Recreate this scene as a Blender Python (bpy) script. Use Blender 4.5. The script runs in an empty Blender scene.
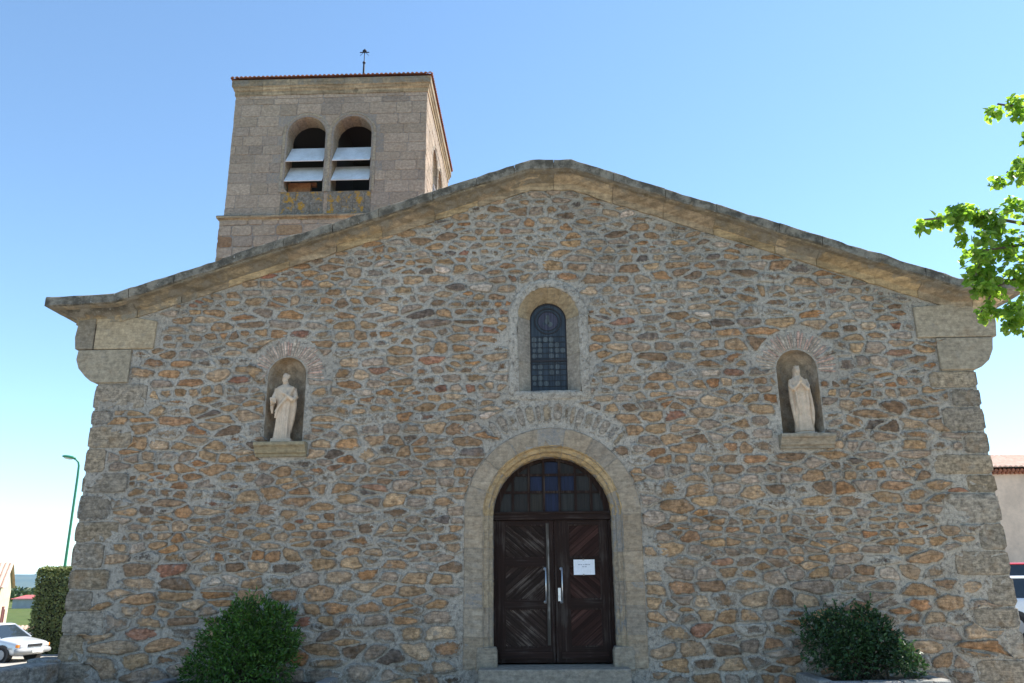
import bpy, bmesh, math, random
import numpy as np
from mathutils import Vector, Matrix, noise
from mathutils.geometry import tessellate_polygon

random.seed(7)
RNG = np.random.default_rng(11)
SC = bpy.context.scene
COL = SC.collection

# ------------------------------------------------------------------ camera
PITCH, YAW, ROLL = math.radians(16.5), math.radians(1.6), math.radians(0.5)
cam_d = bpy.data.cameras.new('camera')
cam_d.sensor_width = 36.0
cam_d.lens = 812.0 / 1024.0 * 36.0
cam_d.clip_start = 0.05
cam_d.clip_end = 20000
cam = bpy.data.objects.new('camera', cam_d)
COL.objects.link(cam)
fw = Vector((-math.sin(YAW) * math.cos(PITCH), math.cos(YAW) * math.cos(PITCH), math.sin(PITCH)))
rt = fw.cross(Vector((0, 0, 1))).normalized()
up = rt.cross(fw)
rt2 = rt * math.cos(ROLL) - up * math.sin(ROLL)
up2 = up * math.cos(ROLL) + rt * math.sin(ROLL)
cam.matrix_world = Matrix(((rt2.x, up2.x, -fw.x, 0.0), (rt2.y, up2.y, -fw.y, -11.75),
                           (rt2.z, up2.z, -fw.z, 1.65), (0, 0, 0, 1)))
SC.camera = cam

# ------------------------------------------------------------------ light
SUN_EL, SUN_ROT = math.radians(55), math.radians(64)      # behind the church, to the right
world = bpy.data.worlds.new('World')
SC.world = world
world.use_nodes = True
wn = world.node_tree
sky = wn.nodes.new('ShaderNodeTexSky')
sky.sky_type = 'NISHITA'
sky.sun_disc = False
sky.sun_elevation = SUN_EL
sky.sun_rotation = SUN_ROT
sky.altitude = 600
sky.air_density = 1.0
sky.dust_density = 0.1
sky.ozone_density = 1.6
wb = wn.nodes.new('ShaderNodeVectorMath')                 # the photograph's cool white balance
wb.operation = 'MULTIPLY'
wb.inputs[1].default_value = (0.94, 1.055, 1.05)
wn.links.new(sky.outputs[0], wb.inputs[0])
wn.links.new(wb.outputs[0], wn.nodes['Background'].inputs[0])
wn.nodes['Background'].inputs[1].default_value = 0.12
sun_d = bpy.data.lights.new('sun', 'SUN')
sun_d.energy = 4.8
sun_d.angle = math.radians(0.5)
sun_d.color = (1.0, 0.95, 0.87)
sun = bpy.data.objects.new('sun', sun_d)
COL.objects.link(sun)
to_sun = Vector((math.cos(SUN_EL) * math.sin(SUN_ROT), math.cos(SUN_EL) * math.cos(SUN_ROT), math.sin(SUN_EL)))
sun.rotation_euler = to_sun.to_track_quat('Z', 'Y').to_euler()
SC.view_settings.view_transform = 'Standard'
SC.view_settings.look = 'None'
SC.view_settings.gamma = 1.0
SC.view_settings.use_curve_mapping = False
SC.view_settings.exposure = 1.12
SC.render.engine = 'CYCLES'
SC.cycles.max_bounces = 6

# ------------------------------------------------------------------ object helpers
class MB:
    """collects faces with material slots and two per-vertex attributes"""
    def __init__(self):
        self.v, self.f, self.m, self.t, self.e = [], [], [], [], []
    def add(self, verts, faces, mat=0, tint=(.5, .5, .5), edge=0.0):
        o = len(self.v)
        self.v.extend([tuple(p) for p in verts])
        self.f.extend([tuple(i + o for i in q) for q in faces])
        self.m.extend([mat] * len(faces))
        n = len(verts)
        self.t.extend([tuple(tint)] * n if not isinstance(tint, list) else tint)
        self.e.extend([edge] * n if not isinstance(edge, (list, np.ndarray)) else list(edge))
        return o
    def box(self, a, b, mat=0, tint=(.5, .5, .5), edge=0.0):
        x0, y0, z0 = a; x1, y1, z1 = b
        v = [(x0, y0, z0), (x1, y0, z0), (x1, y1, z0), (x0, y1, z0), (x0, y0, z1), (x1, y0, z1), (x1, y1, z1), (x0, y1, z1)]
        f = [(0, 3, 2, 1), (4, 5, 6, 7), (0, 1, 5, 4), (1, 2, 6, 5), (2, 3, 7, 6), (3, 0, 4, 7)]
        self.add(v, f, mat, tint, edge)
    def obox(self, c, ax, ay, az, mat=0, tint=(.5, .5, .5)):
        c = Vector(c); v = []
        for sz in (-1, 1):
            for sx, sy in ((-1, -1), (1, -1), (1, 1), (-1, 1)):
                v.append(c + Vector(ax) * sx + Vector(ay) * sy + Vector(az) * sz)
        self.add(v, [(0, 3, 2, 1), (4, 5, 6, 7), (0, 1, 5, 4), (1, 2, 6, 5), (2, 3, 7, 6), (3, 0, 4, 7)], mat, tint)
    def prism(self, poly, y0, y1, mat=0, tint=(.5, .5, .5), edge=0.0):
        """poly in x,z, counter-clockwise seen from -y; front face at y0"""
        n = len(poly)
        v = [(p[0], y0, p[1]) for p in poly] + [(p[0], y1, p[1]) for p in poly]
        f = [tuple(range(n)), tuple(range(2 * n - 1, n - 1, -1))]
        f += [(i + n, (i + 1) % n + n, (i + 1) % n, i) for i in range(n)]
        self.add(v, f, mat, tint, edge)
    def tube(self, pts, rads, seg=10, mat=0, tint=(.5, .5, .5), cap=True):
        pts = [Vector(p) for p in pts]
        if not isinstance(rads, (list, tuple)): rads = [rads] * len(pts)
        rings = []; ref = Vector((.3, .2, 1)).normalized()
        for i, p in enumerate(pts):
            d = (pts[min(i + 1, len(pts) - 1)] - pts[max(i - 1, 0)]).normalized()
            a = d.cross(ref)
            if a.length < .05: a = d.cross(Vector((1, 0, 0)))
            a.normalize(); b = d.cross(a)
            rings.append([p + (a * math.cos(2 * math.pi * k / seg) + b * math.sin(2 * math.pi * k / seg)) * rads[i] for k in range(seg)])
        v = [q for r in rings for q in r]; f = []
        for i in range(len(pts) - 1):
            for k in range(seg):
                k2 = (k + 1) % seg
                f.append((i * seg + k, i * seg + k2, (i + 1) * seg + k2, (i + 1) * seg + k))
        if cap:
            f.append(tuple(range(seg - 1, -1, -1))); f.append(tuple((len(pts) - 1) * seg + k for k in range(seg)))
        self.add(v, f, mat, tint)
    def ellipsoid(self, c, r, mat=0, tint=(.5, .5, .5), nu=14, nv=9, rot=None):
        c = Vector(c); v = []; f = []
        for j in range(nv + 1):
            th = math.pi * j / nv
            for i in range(nu):
                ph = 2 * math.pi * i / nu
                p = Vector((r[0] * math.sin(th) * math.cos(ph), r[1] * math.sin(th) * math.sin(ph), r[2] * math.cos(th)))
                if rot is not None: p = rot @ p
                v.append(c + p)
        for j in range(nv):
            for i in range(nu):
                i2 = (i + 1) % nu
                f.append((j * nu + i, (j + 1) * nu + i, (j + 1) * nu + i2, j * nu + i2))
        self.add(v, f, mat, tint)
    def build(self, name, mats, parent=None, smooth=False, loc=None):
        me = bpy.data.meshes.new(name)
        me.from_pydata(self.v, [], self.f)
        if not isinstance(mats, (list, tuple)): mats = [mats]
        for m in mats: me.materials.append(m)
        me.polygons.foreach_set('material_index', np.array(self.m, dtype=np.int32))
        if smooth: me.polygons.foreach_set('use_smooth', np.ones(len(self.f), dtype=bool))
        a = me.attributes.new('tint', 'FLOAT_COLOR', 'POINT')
        t = np.ones((len(self.v), 4), dtype=np.float32); t[:, :3] = np.array(self.t, dtype=np.float32)
        a.data.foreach_set('color', t.ravel())
        b = me.attributes.new('edge', 'FLOAT', 'POINT')
        b.data.foreach_set('value', np.array(self.e, dtype=np.float32))
        me.update()
        o = bpy.data.objects.new(name, me)
        COL.objects.link(o)
        if parent is not None: o.parent = parent
        if loc is not None: o.location = loc
        return o

def thing(name, label, cat, loc=(0, 0, 0), rz=0.0, group=None):
    o = bpy.data.objects.new(name, None)
    o.empty_display_size = .3
    COL.objects.link(o)
    o.location = loc; o.rotation_euler = (0, 0, rz)
    return tag(o, label, cat, group)

def tag(o, label=None, cat=None, group=None, kind=None):
    if label: o['label'] = label
    if cat: o['category'] = cat
    if group: o['group'] = group
    if kind: o['kind'] = kind
    return o

def bevel(o, w, seg=2, ang=35):
    m = o.modifiers.new('bevel', 'BEVEL'); m.width = w; m.segments = seg
    m.limit_method = 'ANGLE'; m.angle_limit = math.radians(ang)
    return o

def copy_tree(o, parent=None):
    c = o.copy(); COL.objects.link(c)
    if parent is not None: c.parent = parent
    for ch in list(o.children): copy_tree(ch, c)
    return c

# ------------------------------------------------------------------ materials
class NT:
    def __init__(self, name):
        self.mat = bpy.data.materials.new(name); self.mat.use_nodes = True
        self.t = self.mat.node_tree; self.b = self.t.nodes['Principled BSDF']
        self.b.inputs['Specular IOR Level'].default_value = 0.3
    def n(self, typ, **kw):
        x = self.t.nodes.new(typ)
        for k, v in kw.items(): setattr(x, k, v)
        return x
    def l(self, a, b): self.t.links.new(a, b)
    def val(self, sock, v):
        if hasattr(v, 'links') or hasattr(v, 'is_linked'): self.l(v, sock)
        else:
            if isinstance(v, tuple) and len(v) == 3 and sock.type == 'RGBA': v = (*v, 1.0)
            sock.default_value = v
    def coord(self, scale=(1, 1, 1), rot=(0, 0, 0), kind='Object'):
        c = self.n('ShaderNodeTexCoord'); m = self.n('ShaderNodeMapping')
        m.inputs['Scale'].default_value = scale; m.inputs['Rotation'].default_value = rot
        self.l(c.outputs[kind], m.inputs[0]); return m.outputs[0]
    def noise(self, scale, detail=4, rough=.55, co=None, dist=0.0, out=0):
        x = self.n('ShaderNodeTexNoise'); x.inputs['Scale'].default_value = scale
        x.inputs['Detail'].default_value = detail; x.inputs['Roughness'].default_value = rough
        x.inputs['Distortion'].default_value = dist
        self.l(co if co is not None else self.coord(), x.inputs['Vector']); return x.outputs[out]
    def math(self, op, a, b=0.0, c=0.0, clamp=False):
        x = self.n('ShaderNodeMath', operation=op); x.use_clamp = clamp
        self.val(x.inputs[0], a); self.val(x.inputs[1], b); self.val(x.inputs[2], c)
        return x.outputs[0]
    def ramp(self, v, a, b, lo=0.0, hi=1.0):
        x = self.n('ShaderNodeMapRange'); x.interpolation_type = 'SMOOTHSTEP'
        self.val(x.inputs[0], v)
        for i, q in zip((1, 2, 3, 4), (a, b, lo, hi)): x.inputs[i].default_value = q
        return x.outputs[0]
    def mix(self, f, a, b, mode='MIX'):
        x = self.n('ShaderNodeMix', data_type='RGBA', blend_type=mode)
        self.val(x.inputs[0], f); self.val(x.inputs[6], a); self.val(x.inputs[7], b)
        return x.outputs[2]
    def attr(self, name, out='Color'):
        x = self.n('ShaderNodeAttribute', attribute_name=name); return x.outputs[out]
    def scale(self, colour, f):
        x = self.n('ShaderNodeVectorMath', operation='SCALE'); self.val(x.inputs[0], colour)
        self.val(x.inputs[3], f); return x.outputs[0]
    def bump(self, h, dist, strength=1.0, prev=None):
        x = self.n('ShaderNodeBump'); x.inputs['Distance'].default_value = dist
        x.inputs['Strength'].default_value = strength
        self.l(h, x.inputs['Height'])
        if prev is not None: self.l(prev, x.inputs['Normal'])
        return x.outputs[0]
    def done(self, colour=None, rough=.85, normal=None, metal=0.0, spec=None):
        if colour is not None: self.val(self.b.inputs['Base Color'], colour)
        self.val(self.b.inputs['Roughness'], rough)
        self.b.inputs['Metallic'].default_value = metal
        if spec is not None: self.b.inputs['Specular IOR Level'].default_value = spec
        if normal is not None: self.l(normal, self.b.inputs['Normal'])
        return self.mat

def m_masonry(name, mortar, smear=1.0, lo=.66, hi=.98, patch=.55, rough_bump=.010, mort_var=.35, amp=1.0, greyp=.65, mbump=.010):
    k = NT(name)
    tint = k.attr('tint'); edge = k.attr('edge', 'Fac')
    n1 = k.noise(3.0, 5, .6); n2 = k.noise(16, 5, .65); n3 = k.noise(70, 4, .7); n4 = k.noise(.7, 5, .65)
    # the stone: speckle, rusty and grey patches
    bed = k.noise(1.0, 5, .65, k.coord((7, 7, 38)))
    s = k.scale(tint, k.ramp(n2, .25, .75, 1 - .48 * amp, 1 + .42 * amp))
    s = k.scale(s, k.ramp(bed, .3, .7, 1 - .25 * amp, 1 + .22 * amp))
    s = k.mix(k.ramp(n1, .52, .75, 0, patch), s, (.27, .15, .065))
    s = k.mix(k.ramp(k.noise(7.5, 4, .6), .56, .75, 0, greyp), s, (.26, .235, .205))
    s = k.scale(s, k.ramp(n3, .2, .8, 1 - .25 * amp, 1 + .25 * amp))
    # the mortar: sandy grey with paler and darker fields
    m = k.scale(mortar, k.ramp(n4, .3, .7, 1 - mort_var * .5, 1 + mort_var * .5))
    m = k.mix(k.ramp(n1, .45, .8, 0, .35), m, (mortar[0] * .72, mortar[1] * .66, mortar[2] * .58))
    m = k.scale(m, k.ramp(n3, .2, .8, .72, 1.25))
    m = k.scale(m, k.ramp(k.noise(24, 5, .7), .25, .75, .72, 1.24))
    f = k.math('ADD', edge, k.math('MULTIPLY', k.math('SUBTRACT', n2, .5), smear))
    f = k.math('ADD', f, k.math('MULTIPLY', k.math('SUBTRACT', n3, .5), smear * .8))
    f = k.ramp(f, lo, hi)
    col = k.mix(f, s, m)
    h = k.math('ADD', k.math('MULTIPLY', n2, 1.0), k.math('MULTIPLY', n3, .45))
    mh = k.math('MULTIPLY', f, k.math('ADD', k.noise(22, 5, .7), k.math('MULTIPLY', n3, .6)))
    b = k.bump(mh, mbump, 1.0, k.bump(h, rough_bump, 1.0))
    return k.done(col, .93, b, spec=.15)

def m_cornice():
    k = NT('lichened_sandstone')
    tint = k.attr('tint'); edge = k.attr('edge', 'Fac')
    n1 = k.noise(2.2, 5, .6); n2 = k.noise(14, 5, .65); n3 = k.noise(60, 4, .7); n4 = k.noise(5, 5, .7)
    s = k.scale(tint, k.ramp(n2, .25, .75, .7, 1.25))
    bed = k.noise(1.0, 5, .65, k.coord((1.1, 1.1, 16)))
    s = k.scale(s, k.ramp(bed, .3, .7, .62, 1.25))
    s = k.mix(k.ramp(n1, .5, .72, 0, .55), s, (.20, .145, .085))
    lich = k.mix(k.ramp(n4, .38, .64), (.085, .075, .06), (.25, .222, .178))
    lich = k.mix(k.ramp(n2, .62, .7, 0, .7), lich, (.42, .40, .36))
    f = k.math('ADD', edge, k.math('MULTIPLY', k.math('SUBTRACT', n4, .5), 1.5))
    col = k.mix(k.ramp(f, .3, .7), s, lich)
    col = k.mix(k.ramp(k.noise(1.7, 4, .6), .66, .74, 0, .55), col, (.075, .065, .05))
    col = k.scale(col, k.ramp(n3, .2, .8, .8, 1.2))
    b = k.bump(k.math('ADD', n2, k.math('MULTIPLY', n3, .5)), .014)
    return k.done(col, .93, b, spec=.15)

def m_plain(name, colour, rough=.8, var=.2, scale=8, bump=.004, metal=0.0, spec=None, second=None):
    k = NT(name)
    n1 = k.noise(scale, 5, .6); n2 = k.noise(scale * 6, 4, .65)
    c = k.scale(colour, k.ramp(n1, .25, .75, 1 - var, 1 + var))
    if second: c = k.mix(k.ramp(k.noise(scale * .45, 5, .65), .48, .68, 0, .75), c, second)
    c = k.scale(c, k.ramp(n2, .2, .8, 1 - var * .6, 1 + var * .6))
    b = k.bump(k.math('ADD', n1, k.math('MULTIPLY', n2, .5)), bump) if bump else None
    return k.done(c, rough, b, metal, spec)

def m_wood(name, base, grey, angle, amount=.5):
    """grain runs along the local x axis turned by angle in the wall plane"""
    k = NT(name)
    co = k.coord()
    r = k.n('ShaderNodeVectorRotate', rotation_type='Y_AXIS'); r.inputs['Angle'].default_value = angle
    k.l(co, r.inputs['Vector'])
    mp = k.n('ShaderNodeMapping'); mp.inputs['Scale'].default_value = (1.6, 8, 42)
    k.l(r.outputs[0], mp.inputs[0])
    g = k.noise(1.0, 6, .65, mp.outputs[0]); w = k.noise(2.6, 4, .6)
    tint = k.attr('tint')
    c = k.mix(k.ramp(k.math('ADD', g, k.math('MULTIPLY', k.math('SUBTRACT', w, .5), .9)), .5, .72, 0, amount), base, grey)
    c = k.mix(1.0, k.scale(c, 2.0), tint, 'MULTIPLY')
    c = k.scale(c, k.ramp(g, .3, .7, .7, 1.3))
    return k.done(c, k.ramp(g, .3, .7, .62, .8), k.bump(g, .004), spec=.1)

def m_flat(name, colour, rough=.5, metal=0.0, spec=None, coat=0.0):
    k = NT(name)
    n = k.noise(30, 3, .6)
    c = k.scale(colour, k.ramp(n, .2, .8, .93, 1.07))
    if coat: k.b.inputs['Coat Weight'].default_value = coat
    return k.done(c, rough, None, metal, spec)

def m_leaf(name, transl=.35, rough=.45, trans_gain=(1.5, 1.6, .6)):
    k = NT(name)
    tint = k.attr('tint')
    n = k.noise(25, 3, .6)
    c = k.scale(tint, k.ramp(n, .25, .75, .8, 1.2))
    k.done(c, rough, spec=.4)
    if transl:
        tr = k.n('ShaderNodeBsdfTranslucent')
        k.l(k.mix(1.0, c, trans_gain, 'MULTIPLY'), tr.inputs['Color'])
        ms = k.n('ShaderNodeMixShader'); ms.inputs[0].default_value = transl
        k.l(k.b.outputs[0], ms.inputs[1]); k.l(tr.outputs[0], ms.inputs[2])
        k.l(ms.outputs[0], k.t.nodes['Material Output'].inputs['Surface'])
    return k.mat

M = {}
M['rubble'] = m_masonry('rubble_masonry', (.425, .375, .315), amp=1.1)
M['ashlar'] = m_masonry('tower_ashlar', (.375, .295, .222), smear=.9, lo=.75, hi=1.15, patch=.22, rough_bump=.010, amp=.55, greyp=.45, mbump=.006)
M['dressed'] = m_masonry('dressed_stone', (.345, .28, .21), smear=.5, lo=.8, hi=1.15, patch=.25, rough_bump=.008, amp=.6, greyp=.5, mbump=.005)
M['cornice'] = m_cornice()
M['plaster'] = m_plain('niche_plaster', (.33, .27, .205), .93, .4, 7, .025, second=(.30, .20, .11), spec=.1)
M['brick'] = m_masonry('niche_brick', (.36, .32, .28), smear=.5, lo=.8, hi=1.1, patch=.1, rough_bump=.004)
M['statue'] = m_plain('statue_stone', (.60, .465, .345), .8, .16, 9, .004, second=(.45, .35, .26), spec=.2)
M['tile'] = m_plain('clay_tile', (.33, .13, .075), .85, .35, 5, .004, second=(.24, .13, .09), spec=.2)
M['tile_pale'] = m_plain('pale_clay_tile', (.56, .38, .29), .85, .2, 3, .004, second=(.62, .49, .40), spec=.2)
M['louvre'] = m_plain('painted_metal_sheet', (.66, .67, .69), .5, .12, 3, .001, second=(.54, .54, .53))
M['dark_iron'] = m_flat('dark_iron', (.03, .03, .035), .55, .6)
M['steel'] = m_flat('brushed_steel', (.62, .62, .63), .35, .85)
M['beam'] = m_plain('old_timber', (.36, .17, .08), .8, .3, 9, .004)
M['inside'] = m_flat('belfry_inside_shade', (.06, .055, .05), .9)  # near-black colour stands in for the shade inside the belfry
M['lead'] = m_flat('lead_came', (.028, .026, .03), .6)
M['paper'] = m_flat('white_paper', (.80, .81, .86), .7)
M['ink'] = m_flat('grey_ink', (.42, .43, .50), .7)
M['tape'] = m_flat('clear_tape', (.35, .3, .26), .3)
M['bark'] = m_plain('bark', (.115, .09, .065), .9, .35, 14, .012, second=(.17, .15, .12))
M['leaf_tree'] = m_leaf('lime_tree_leaf', .62, .42, (1.85, 2.0, .8))
M['leaf_bush'] = m_leaf('shrub_leaf', .22, .38, (1.3, 1.5, .5))
M['leaf_hedge'] = m_leaf('hedge_leaf', .15, .55, (1.2, 1.3, .5))
M['twig_dark'] = m_flat('dark_twigs', (.035, .03, .018), .9)
M['render_cream'] = m_plain('cream_render', (.62, .52, .37), .9, .12, 2, .003)
M['render_beige'] = m_plain('beige_render', (.64, .50, .38), .9, .14, 1.0, .003)
M['shed_grey'] = m_plain('grey_sheeting', (.40, .41, .43), .7, .1, 2, 0)
M['shed_red'] = m_plain('red_sheeting', (.50, .11, .10), .6, .1, 2, 0)
M['shutter'] = m_flat('dark_red_paint', (.16, .045, .04), .6)
M['soil'] = m_plain('soil', (.10, .075, .05), .95, .4, 10, .02)
M['lamp_green'] = m_flat('green_paint', (.03, .20, .10), .35, spec=.5)
M['lamp_glass'] = m_flat('lamp_cover', (.55, .56, .50), .25)
M['rubber'] = m_flat('rubber', (.02, .02, .022), .85)
M['glass_dark'] = m_flat('car_glass', (.025, .035, .045), .06, spec=.6)
M['car_silver'] = m_flat('silver_paint', (.62, .65, .68), .28, .25, coat=.6)
M['car_white'] = m_flat('white_paint', (.72, .76, .80), .25, coat=.6)
M['car_red'] = m_flat('red_paint', (.55, .03, .035), .25, coat=.6)
M['orange_lens'] = m_flat('orange_lens', (.85, .25, .03), .25)
M['lamp_lens'] = m_flat('headlight_lens', (.66, .68, .70), .12)
M['bumper'] = m_flat('grey_plastic', (.30, .31, .32), .55)
M['black_plastic'] = m_flat('black_plastic', (.03, .03, .032), .5)
M['plate'] = m_flat('number_plate', (.75, .75, .72), .5)

# ================================================================== polygons, distance fields, stones
def clip_half(poly, nx, nz, d):
    """keep nx*x+nz*z <= d"""
    out = []; n = len(poly)
    for i in range(n):
        a = poly[i]; b = poly[(i + 1) % n]
        da = nx * a[0] + nz * a[1] - d; db = nx * b[0] + nz * b[1] - d
        if da <= 0: out.append(a)
        if (da < 0 < db) or (db < 0 < da):
            t = da / (da - db); out.append((a[0] + (b[0] - a[0]) * t, a[1] + (b[1] - a[1]) * t))
    return out

def sd_rect(x, z, x0, x1, z0, z1):
    dx = np.abs(x - (x0 + x1) / 2) - (x1 - x0) / 2; dz = np.abs(z - (z0 + z1) / 2) - (z1 - z0) / 2
    return np.hypot(np.maximum(dx, 0), np.maximum(dz, 0)) + np.minimum(np.maximum(dx, dz), 0)
def sd_arch(x, z, c, hw, z0, zs):
    return np.minimum(sd_rect(x, z, c - hw, c + hw, z0, zs), np.hypot(x - c, z - zs) - hw)
def sd_sector(x, z, c, zc, r0, r1, a0, a1):
    r = np.hypot(x - c, z - zc); a = np.arctan2(z - zc, x - c); rm = (r0 + r1) / 2
    return sd_rect(a * rm, r, a0 * rm, a1 * rm, r0, r1)

def chaikin(p, it, q=.25):
    for _ in range(it):
        nx = np.roll(p, -1, axis=0); out = np.empty((len(p) * 2, 2))
        out[0::2] = p * (1 - q) + nx * q; out[1::2] = p * q + nx * (1 - q); p = out
    return p
def resample(p, n):
    q = np.vstack([p, p[:1]]); s = np.hypot(*np.diff(q, axis=0).T); c = np.concatenate([[0], np.cumsum(s)])
    t = np.linspace(0, c[-1], n, endpoint=False)
    return np.stack([np.interp(t, c, q[:, 0]), np.interp(t, c, q[:, 1])], 1)
def area(p):
    return .5 * np.sum(p[:, 0] * np.roll(p[:, 1], -1) - p[:, 1] * np.roll(p[:, 0], -1))

def voronoi_cells(S, aspect, gap, bbox):
    """cells of the seeds S (x,z), measured with z stretched by aspect and shrunk by gap"""
    P = S * np.array([1, aspect]); cells = []
    for i0 in range(0, len(P), 400):
        D = ((P[i0:i0 + 400, None] - P[None]) ** 2).sum(-1)
        I = np.argpartition(D, 22, axis=1)[:, :22]
        for r in range(len(I)):
            i = i0 + r; px, pz = P[i]; g = gap[i]
            poly = [(px - .6, pz - .6), (px + .6, pz - .6), (px + .6, pz + .6), (px - .6, pz + .6)]
            for j in sorted(I[r], key=lambda q: D[r, q]):
                if j == i: continue
                dx, dz = P[j] - P[i]; L = math.hypot(dx, dz)
                if L < 1e-6: continue
                dx /= L; dz /= L
                poly = clip_half(poly, dx, dz, dx * px + dz * pz + L / 2 - g * math.hypot(dx, dz * aspect))
                if len(poly) < 3: break
            cells.append(np.array(poly) / np.array([1, aspect]) if len(poly) >= 3 else None)
    return cells

def add_stones(mb, outlines, tints, hs, xf=None, back=.02, deep=None, rough=.0028, excl=None, margin=.012, tilt=.035, N=20, prof=None, cover=0.0):
    """each outline (N,2) becomes a low hewn dome standing out of the plane y=0; xf maps x,y,z into the scene"""
    prof = prof or [(1.0, None, 1.0), (.97, .30, .93), (.88, .85, .70), (.6, 1.0, .3), (.28, 1.05, .1)]
    P = np.array(outlines)
    if excl is not None and len(P):
        c = P.mean(1); keep = excl(c[:, 0], c[:, 1]) > .012
        A0 = np.array([abs(area(p)) for p in P])
        e = 1e-4
        for _ in range(4):
            x, z = P[..., 0], P[..., 1]; d = excl(x, z)
            gx = (excl(x + e, z) - excl(x - e, z)) / (2 * e); gz = (excl(x, z + e) - excl(x, z - e)) / (2 * e)
            L = np.maximum(np.hypot(gx, gz), .3); k = np.maximum(margin - d, 0)
            P[..., 0] += gx / L * k; P[..., 1] += gz / L * k
        A1 = np.array([abs(area(p)) for p in P])
        keep &= (A1 > .0022) & (A1 > A0 * .2)
        idx = np.nonzero(keep)[0]
    else: idx = range(len(P))
    for i in idx:
        p = P[i]; c = p.mean(0); h = hs[i]; tx, tz = RNG.normal(0, tilt, 2)
        verts = []; edge = []; ex = cover * random.random() ** 2.2
        for s, hh, ed in prof:
            q = c + (p - c) * s
            if hh is None: y = np.full(N, back if deep is None else deep[i])
            else:
                y = -h * hh + RNG.normal(0, rough, N) + ((q[:, 0] - c[0]) * tx + (q[:, 1] - c[1]) * tz) * min(1, hh)
            verts += [(q[k, 0], y[k], q[k, 1]) for k in range(N)]; edge += [min(1, ed + ex)] * N
        verts.append((c[0], -h * 1.02 + RNG.normal(0, rough), c[1])); edge.append(0.05 + ex)
        faces = []
        R = len(prof)
        for r in range(R - 1):
            for k in range(N):
                k2 = (k + 1) % N
                faces.append((r * N + k, r * N + k2, (r + 1) * N + k2, (r + 1) * N + k))
        for k in range(N): faces.append(((R - 1) * N + k, (R - 1) * N + (k + 1) % N, R * N))
        if xf: verts = [xf(*v) for v in verts]
        mb.add(verts, faces, 0, tints[i], edge)

def sheet_with_holes(mb, outer, holes, y, xf=None, mat=0, edge=1.0):
    loops = [[Vector((p[0], p[1], 0)) for p in outer]] + [[Vector((p[0], p[1], 0)) for p in h] for h in holes]
    flat = [p for l in loops for p in l]
    tri = tessellate_polygon(loops)
    v = [(p.x, y, p.y) for p in flat]; f = []
    for t in tri:
        a, b, c = (flat[i] for i in t)
        cr = (b - a).cross(c - a).z
        f.append(tuple(t) if cr > 0 else tuple(reversed(t)))
    if xf: v = [xf(*q) for q in v]
    mb.add(v, f, mat, (.3, .3, .3), edge)

def arch_pts(c, hw, z0, zs, n=24):
    """counter-clockwise seen from the front"""
    return [(c - hw, z0), (c + hw, z0)] + [(c + hw * math.cos(math.pi * k / n), zs + hw * math.sin(math.pi * k / n)) for k in range(n + 1)]

def arch_path(c, hw, z0, zs, step=.06):
    """open path up the right jamb, over the arch and down the left: x, z, outward nx, nz, length"""
    out = []; s = 0
    n = max(2, int((zs - z0) / step))
    for k in range(n): out.append((c + hw, z0 + (zs - z0) * k / n, 1, 0))
    m = max(8, int(math.pi * hw / step))
    for k in range(m + 1):
        a = math.pi * k / m; out.append((c + hw * math.cos(a), zs + hw * math.sin(a), math.cos(a), math.sin(a)))
    for k in range(1, n + 1): out.append((c - hw, zs - (zs - z0) * k / n, -1, 0))
    return out

def loft_path(mb, path, prof, tint=(.4, .35, .28), edge=0.0, mat=0, caps=True, jit=0.0, xf=None, closed=False):
    """prof: (r outward, y) from the outside in; rings along the path"""
    v = []; f = []; n = len(prof); e = []
    for (x, z, nx, nz) in path:
        for q in prof:
            r, y = q[0], q[1]
            j = random.gauss(0, jit) if jit else 0
            v.append((x + nx * (r + j), y + (random.gauss(0, jit) if jit else 0), z + nz * (r + j))); e.append(q[2] if len(q) > 2 else edge)
    L = len(path)
    for i in range(L if closed else L - 1):
        i2 = (i + 1) % L
        for k in range(n - 1):
            f.append((i * n + k, i * n + k + 1, i2 * n + k + 1, i2 * n + k))
    if caps and not closed:
        f.append(tuple(range(n - 1, -1, -1))); f.append(tuple((L - 1) * n + k for k in range(n)))
    if xf: v = [xf(*q) for q in v]
    mb.add(v, f, mat, tint, e)

def voussoirs(mb, path, prof, cuts, pal, gap=.006, jit=.003, edge=0.0, xf=None):
    """cut the path into blocks with joints; cuts are positions along the path's length"""
    P = np.array(path); seg = np.hypot(*np.diff(P[:, :2], axis=0).T); S = np.concatenate([[0], np.cumsum(seg)])
    def at(s): return tuple(np.interp(s, S, P[:, k]) for k in range(4))
    cuts = [0] + [c for c in cuts if 0 < c < S[-1]] + [S[-1]]
    for a, b in zip(cuts[:-1], cuts[1:]):
        if b - a < .03: continue
        inner = [s for s in S if a + gap + .01 < s < b - gap - .01]
        pts = [at(s) for s in [a + gap] + inner + [b - gap]]
        off = random.gauss(0, .004)
        pr = [(q[0], q[1] + off) + tuple(q[2:]) for q in prof]
        t = pal((a + b) / 2) if callable(pal) else random.choice(pal); g = random.uniform(.9, 1.1)
        loft_path(mb, pts, pr, tuple(c * g for c in t), edge, jit=jit, xf=xf)

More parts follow.
